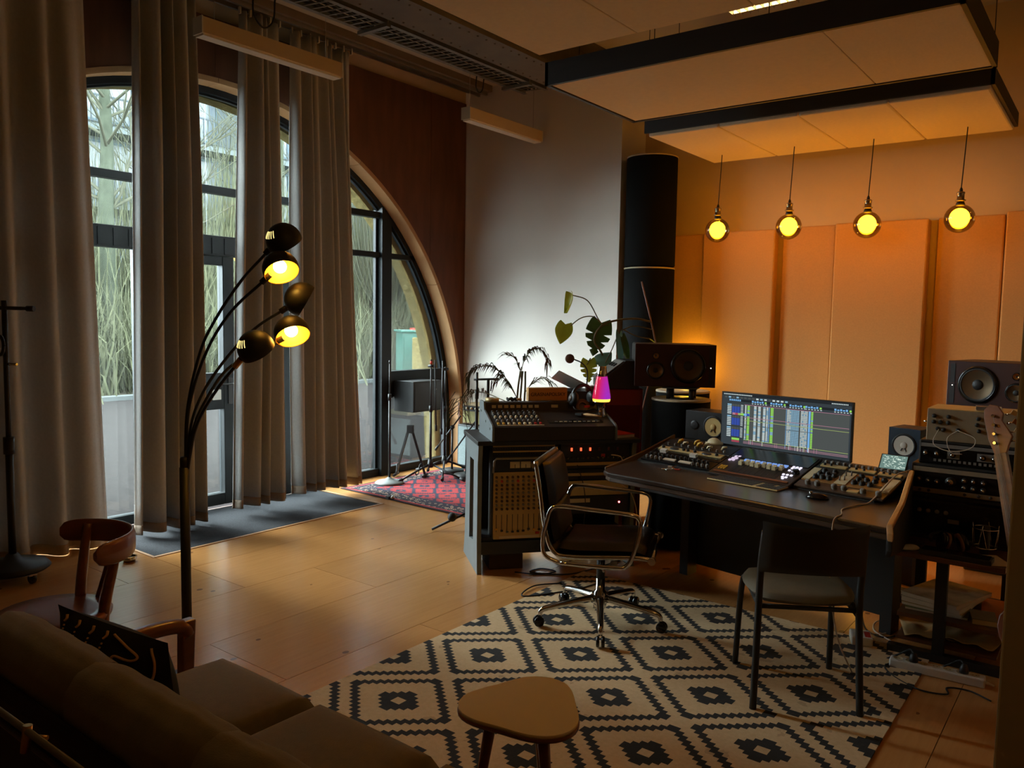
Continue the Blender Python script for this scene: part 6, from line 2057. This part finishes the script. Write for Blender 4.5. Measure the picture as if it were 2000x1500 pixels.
# warm lamps hidden behind the gear
ul = thing('wall_uplight', 'small warm uplight glowing behind the left loudspeaker', 'lamp', (-3.20, 6.86, 0))
MB().lathe([(0, 0), (.08, 0), (.08, .012), (.012, .02), (.012, 1.13), (.03, 1.14), (.03, 1.15), (0, 1.15)], 24).obj('stand', 'black', ul)
MB().sphere((0, 0, 1.185), .035, 16, 10).obj('bulb', emis('uplight_bulb', (1.0, .60, .06, 1), 130), ul)
fll = thing('floor_lamp_globe', 'low amber floor light behind the desk', 'lamp', (-1.35, 5.75, 0))
MB().lathe([(0, 0), (.07, 0), (.07, .02), (.03, .03), (.03, .05), (0, .05)], 20).obj('base', 'black', fll)
MB().sphere((0, 0, .11), .06, 18, 12).obj('globe', emis('floor_globe', (1.0, .42, .03, 1), 44), fll)

# ================================================================== STANDS BY THE WINDOW
def straight_stand(label, loc, h_, br, basem, clutch):
    t = thing('microphone_stand', label, 'microphone stand', loc, 0)
    MB().lathe([(0, 0), (br, 0), (br + .004, .008), (br * .92, .022), (br * .45, .034), (br * .2, .05), (.016, .06), (0, .06)], 30).obj('base', basem, t)
    MB().cyl((0, 0, .05), (0, 0, clutch), .011, n=12).obj('lower_tube', 'black', t)
    MB().cyl((0, 0, clutch), (0, 0, h_), .0075, n=10).obj('upper_tube', 'black', t)
    c = MB().cyl((0, 0, clutch - .03), (0, 0, clutch + .03), .016, n=12).obj('clutch', 'black', t)
    MB().cyl((0, 0, clutch), (.035, 0, clutch), .005, n=8).obj('clutch_screw', 'black', c)
    MB().cyl((0, 0, h_ - .02), (0, 0, h_ + .012), .010, n=10).obj('thread', 'black', t)
    return t
straight_stand('straight microphone stand with a pale round base beside the rightmost curtain', (-5.52, 5.30, .012), 1.17, .135, mat('pale_cast_base', S(122, 126, 122), .5, noise=(10, .06)), .83)
def tripod(label, loc, h_, rz, boom, fr=.36):
    t = thing('tripod_stand', label, 'microphone stand', loc, rz, 'black tripod microphone stands on the red rug')
    hub = MB().lathe([(0, .12), (.026, .12), (.030, .15), (.024, .20), (0, .20)], 14).obj('hub', 'black', t)
    for k in range(3):
        a = 2 * pi * k / 3
        lg = MB().tube([(.02 * math.cos(a), .02 * math.sin(a), .15), (fr * math.cos(a), fr * math.sin(a), .022)], .0105, 8).obj('leg', 'black', t)
        MB().tube([((fr - .04) * math.cos(a), (fr - .04) * math.sin(a), .036), ((fr + .015) * math.cos(a), (fr + .015) * math.sin(a), .018)], .016, 8).obj('foot_cap', 'cable', lg)
    MB().cyl((0, 0, .18), (0, 0, h_ * .62), .0125, n=10).obj('lower_tube', 'black', t)
    MB().cyl((0, 0, h_ * .62), (0, 0, h_), .0085, n=10).obj('upper_tube', 'black', t)
    MB().cyl((0, 0, h_ * .62 - .035), (0, 0, h_ * .62 + .025), .019, n=12).obj('clutch', 'black', t)
    MB().cyl((-.03, 0, h_ - .02), (.03, 0, h_ - .02), .014, n=10).obj('swivel', 'black', t)
    b = [Vector(p) for p in boom]
    bo = MB().cyl(b[0], b[1], .0075, n=8).obj('boom', 'black', t)
    MB().cyl(b[1] - (b[1] - b[0]).normalized() * .06, b[1], .013, n=10).obj('counterweight', 'black', bo)
    return t
tripod('tall black tripod stand with its boom folded down on the red rug', (-5.36, 5.70, .012), 1.14, .3, [(.03, .02, 1.18), (.045, .03, .48)])
tripod('second black tripod stand just behind the tall one', (-5.40, 5.95, .012), 1.10, 1.2, [(-.03, .0, 1.16), (-.04, .0, .42)], .33)
rc2 = thing('cable_clip', 'small orange clip on top of the tall tripod stand', 'clip', (-5.36, 5.70, 1.152))
MB().cyl((0, 0, 0), (0, 0, .03), .012, n=10).obj('ring', 'red', rc2)
MB().bx(-.004, .004, -.012, .012, .03, .045).obj('jaw', 'black', rc2)
def short_stand(label, loc, h_, bdir):
    t = thing('short_boom_stand', label, 'microphone stand', loc, 0, 'short round-based boom stands by the amplifier')
    MB().lathe([(0, 0), (.125, 0), (.128, .008), (.124, .03), (.02, .036), (0, .036)], 30).obj('base', 'black', t)
    MB().cyl((0, 0, .03), (0, 0, h_), .011, n=12).obj('tube', 'black', t)
    MB().lathe([(0, -.022), (.022, -.022), (.022, .022), (0, .022)], 14, (0, 0, h_), Euler((pi / 2, 0, .6)).to_matrix()).obj('swivel', 'black', t)
    d = Vector(bdir).normalized()
    b = MB().cyl(Vector((0, 0, h_)) - d * .30, Vector((0, 0, h_)) + d * .16, .008, n=8).obj('boom', 'black', t)
    MB().cyl(Vector((0, 0, h_)) - d * .33, Vector((0, 0, h_)) - d * .27, .013, n=10).obj('boom_grip', 'cable', b)
short_stand('short boom stand with a black disc base nearest the window post', (-5.45, 6.12, .012), .47, (.6, .1, .75))
short_stand('short boom stand with a black disc base beside the amplifier', (-5.17, 6.02, .012), .44, (.55, .3, .9))
gs = thing('guitar_stand', 'folding black guitar stand in front of the window', 'guitar stand', (-5.60, 5.66, .012), math.radians(30))
MB().bx(-.035, .035, -.022, .022, .44, .52).obj('head', 'black', gs, bev=.006)
for s_ in (-1, 1):
    MB().bar((s_ * .02, 0, .47), (s_ * .15, .02, .02), .022, .022).obj('leg', 'black', gs)
    MB().tube([(s_ * .15, -.06, .016), (s_ * .15, .10, .016)], .014, 8).obj('foot', 'cable', gs)
    MB().tube(bez([(s_ * .115, -.01, .14), (s_ * .115, -.07, .13), (s_ * .11, -.09, .06), (s_ * .10, -.14, .05), (s_ * .09, -.16, .09)], 6), .006, 8).obj('hook', 'black', gs)
# amplifier
cab = thing('speaker_cabinet', 'guitar cabinet with grey-blue grille cloth in the corner', 'amplifier', (-5.27, 6.47, 0))
MB().bx(-.33, .33, -.10, .15, .03, .48).obj('case', 'black', cab, bev=.008)
MB().bx(-.31, .31, -.108, -.10, .05, .46).obj('grille', mat('grey_blue_grille', S(132, 146, 146), .9, noise=(90, .12), bump=(200, .3)), cab)
for x in (-.28, .28):
    for y in (-.06, .11):
        MB().cyl((x, y, 0), (x, y, .03), .018, n=10).obj('foot', 'cable', cab)
hd = thing('amplifier_head', 'cream-fronted valve amplifier head on the guitar cabinet', 'amplifier', (-5.24, 6.47, .4805))
MB().bx(-.30, .30, -.09, .13, .012, .225).obj('case', mat('tan_tolex', S(150, 128, 92), .7, noise=(40, .1)), hd, bev=.012)
MB().bx(-.285, .285, -.096, -.09, .025, .145).obj('front_cloth', mat('olive_cloth', S(150, 144, 96), .9, noise=(90, .12)), hd)
MB().bx(-.285, .285, -.096, -.09, .15, .205).obj('control_panel', 'black', hd)
for k in range(8):
    MB().lathe([(0, .014), (.010, .014), (.014, .004), (.014, 0)], 12, (-.23 + .06 * k, -.096, .178), Euler((pi / 2, 0, 0)).to_matrix()).obj('knob', 'cream', hd)
for x in (-.25, .25):
    for y in (-.06, .10):
        MB().cyl((x, y, 0), (x, y, .012), .014, n=8).obj('foot', 'cable', hd)
# black box on the window rail
bb_ = thing('equipment_box', 'black box fixed on the low window rail above the stands', 'box', (-5.72, 5.93, .65))
MB().bx(-.165, .11, -.22, .19, 0, .31).obj('case', 'black', bb_, bev=.004)
MB().bx(.11, .114, -.20, .17, .02, .29).obj('cover', mat('slate_cover', S(46, 50, 54), .5, noise=(6, .08)), bb_)
MB().cyl((.114, .10, .22), (.118, .10, .22), .008, n=10).obj('lock', 'chrome', bb_)
# boom stand behind the mixer and tripod legs peeking out beside the console
t = thing('console_boom_stand', 'black boom stand with a cross bar behind the tabletop mixer', 'microphone stand', (-3.84, 4.585, 0))
MB().cyl((0, 0, .1), (0, 0, .92), .013, n=10).obj('lower_tube', 'black', t)
MB().cyl((0, 0, .92), (0, 0, 1.20), .0085, n=10).obj('upper_tube', 'black', t)
MB().cyl((0, 0, 1.0), (0, 0, 1.07), .014, n=10).obj('clutch', 'black', t)
MB().tube([(-.02, -.015, 1.145), (.13, .10, 1.152)], .008, 8).obj('cross_bar', 'black', t)
MB().tube([(.068, .05, 1.15), (.066, .05, .98)], .011, 8).obj('drop_tube', 'black', t)
MB().tube([(.09, .065, 1.14), (.085, .06, 1.06)], .005, 6).obj('tommy_bar', 'black', t)
for k in range(3):
    a = 2 * pi * k / 3 - 2.3
    MB().tube([(0, 0, .16), (.33 * math.cos(a), .33 * math.sin(a), .012)], .010, 8).obj('leg', 'black', t)
MB().sphere((-.12, -.13, .10), .035, 12, 8).obj('leg_clamp', 'cable', t)
# wheeled stand at the far left
ws = thing('wheeled_stand', 'black wheeled microphone stand at the left edge before the curtain', 'microphone stand', (-5.18, 1.90, 0))
MB().lathe([(0, .06), (.18, .06), (.20, .075), (.18, .10), (.05, .13), (.03, .16), (0, .16)], 30).obj('base', 'black', ws)
for k in range(4):
    a = 2 * pi * k / 4 + .25
    c = MB().lathe([(0, -.012), (.026, -.012), (.03, -.006), (.03, .006), (.026, .012), (0, .012)], 14, (.165 * math.cos(a), .165 * math.sin(a), .03), Euler((pi / 2, 0, a)).to_matrix()).obj('castor', 'blackgloss', ws)
    MB().box((.165 * math.cos(a), .165 * math.sin(a), .056), (.04, .04, .012)).obj('castor_fork', 'chrome', c)
MB().cyl((0, 0, .12), (0, 0, .80), .021, n=14).obj('lower_tube', 'black', ws)
MB().cyl((0, 0, .80), (0, 0, 1.66), .015, n=12).obj('upper_tube', 'black', ws)
MB().cyl((0, 0, .76), (0, 0, .86), .03, n=12).obj('clutch', 'black', ws)
MB().tube([(.0 + .055 * math.cos(a), -.03, 1.40 + .055 * math.sin(a)) for a in [2 * pi * q / 20 for q in range(21)]], .010, 8, False).obj('cable_ring', 'black', ws)
MB().cyl((0, 0, 1.29), (.07, .03, 1.29), .008, n=8).obj('lock_screw', 'chrome', ws)
MB().tube([(-.35, -.27, 1.62), (.12, .09, 1.615)], .011, 10).obj('boom', 'black', ws)
MB().cyl((.105, .08, 1.615), (.14, .105, 1.614), .017, n=10).obj('boom_tip', 'black', ws)
# boom arm and drum stool right behind the sofa back
nb_ = thing('near_boom_stand', 'chrome boom arm with brass clamp behind the sofa at the lower left', 'microphone stand', (-2.15, .36, 0))
MB().lathe([(0, 0), (.13, 0), (.13, .02), (.02, .035), (0, .035)], 26).obj('base', 'black', nb_)
MB().cyl((0, 0, .03), (0, 0, .955), .011, n=12).obj('tube', 'black', nb_)
MB().tube([(-.12, .10, .945), (.735, .133, .95), (1.02, .14, .945)], .0055, 10).obj('boom', 'grey', nb_)
MB().cyl((.0, .0, .935), (.0, .105, .945), .02, n=12).obj('swivel', 'black', nb_)
cl_ = MB().cyl((.83, .132, .915), (.83, .137, .957), .007, n=10).obj('clamp', 'brass', nb_)
MB().cyl((.83, .14, .937), (.855, .155, .937), .004, n=8).obj('clamp_screw', 'brass', cl_)
# little door stop and glass jar lid on the floor
ds = thing('door_stop', 'small black and glass door stop on the floor by the mat', 'door stop', (-5.06, 4.86, 0))
MB().bx(-.03, .01, -.02, .02, 0, .03).obj('wedge', 'black', ds, bev=.004)
MB().sphere((.035, .005, .02), .02, 12, 8).obj('glass_knob', 'chrome', ds)
dg = thing('glass_dish', 'small clear glass dish on the floor behind the bentwood chair', 'dish', (-5.02, 2.52, 0))
MB().lathe([(0, 0), (.035, 0), (.045, .03), (.040, .03), (.03, .008), (0, .008)], 20).obj('bowl', 'chrome', dg)
MB().lathe([(.039, .03), (.046, .03), (.046, .034), (.039, .034)], 20).obj('rim', 'brass', dg)
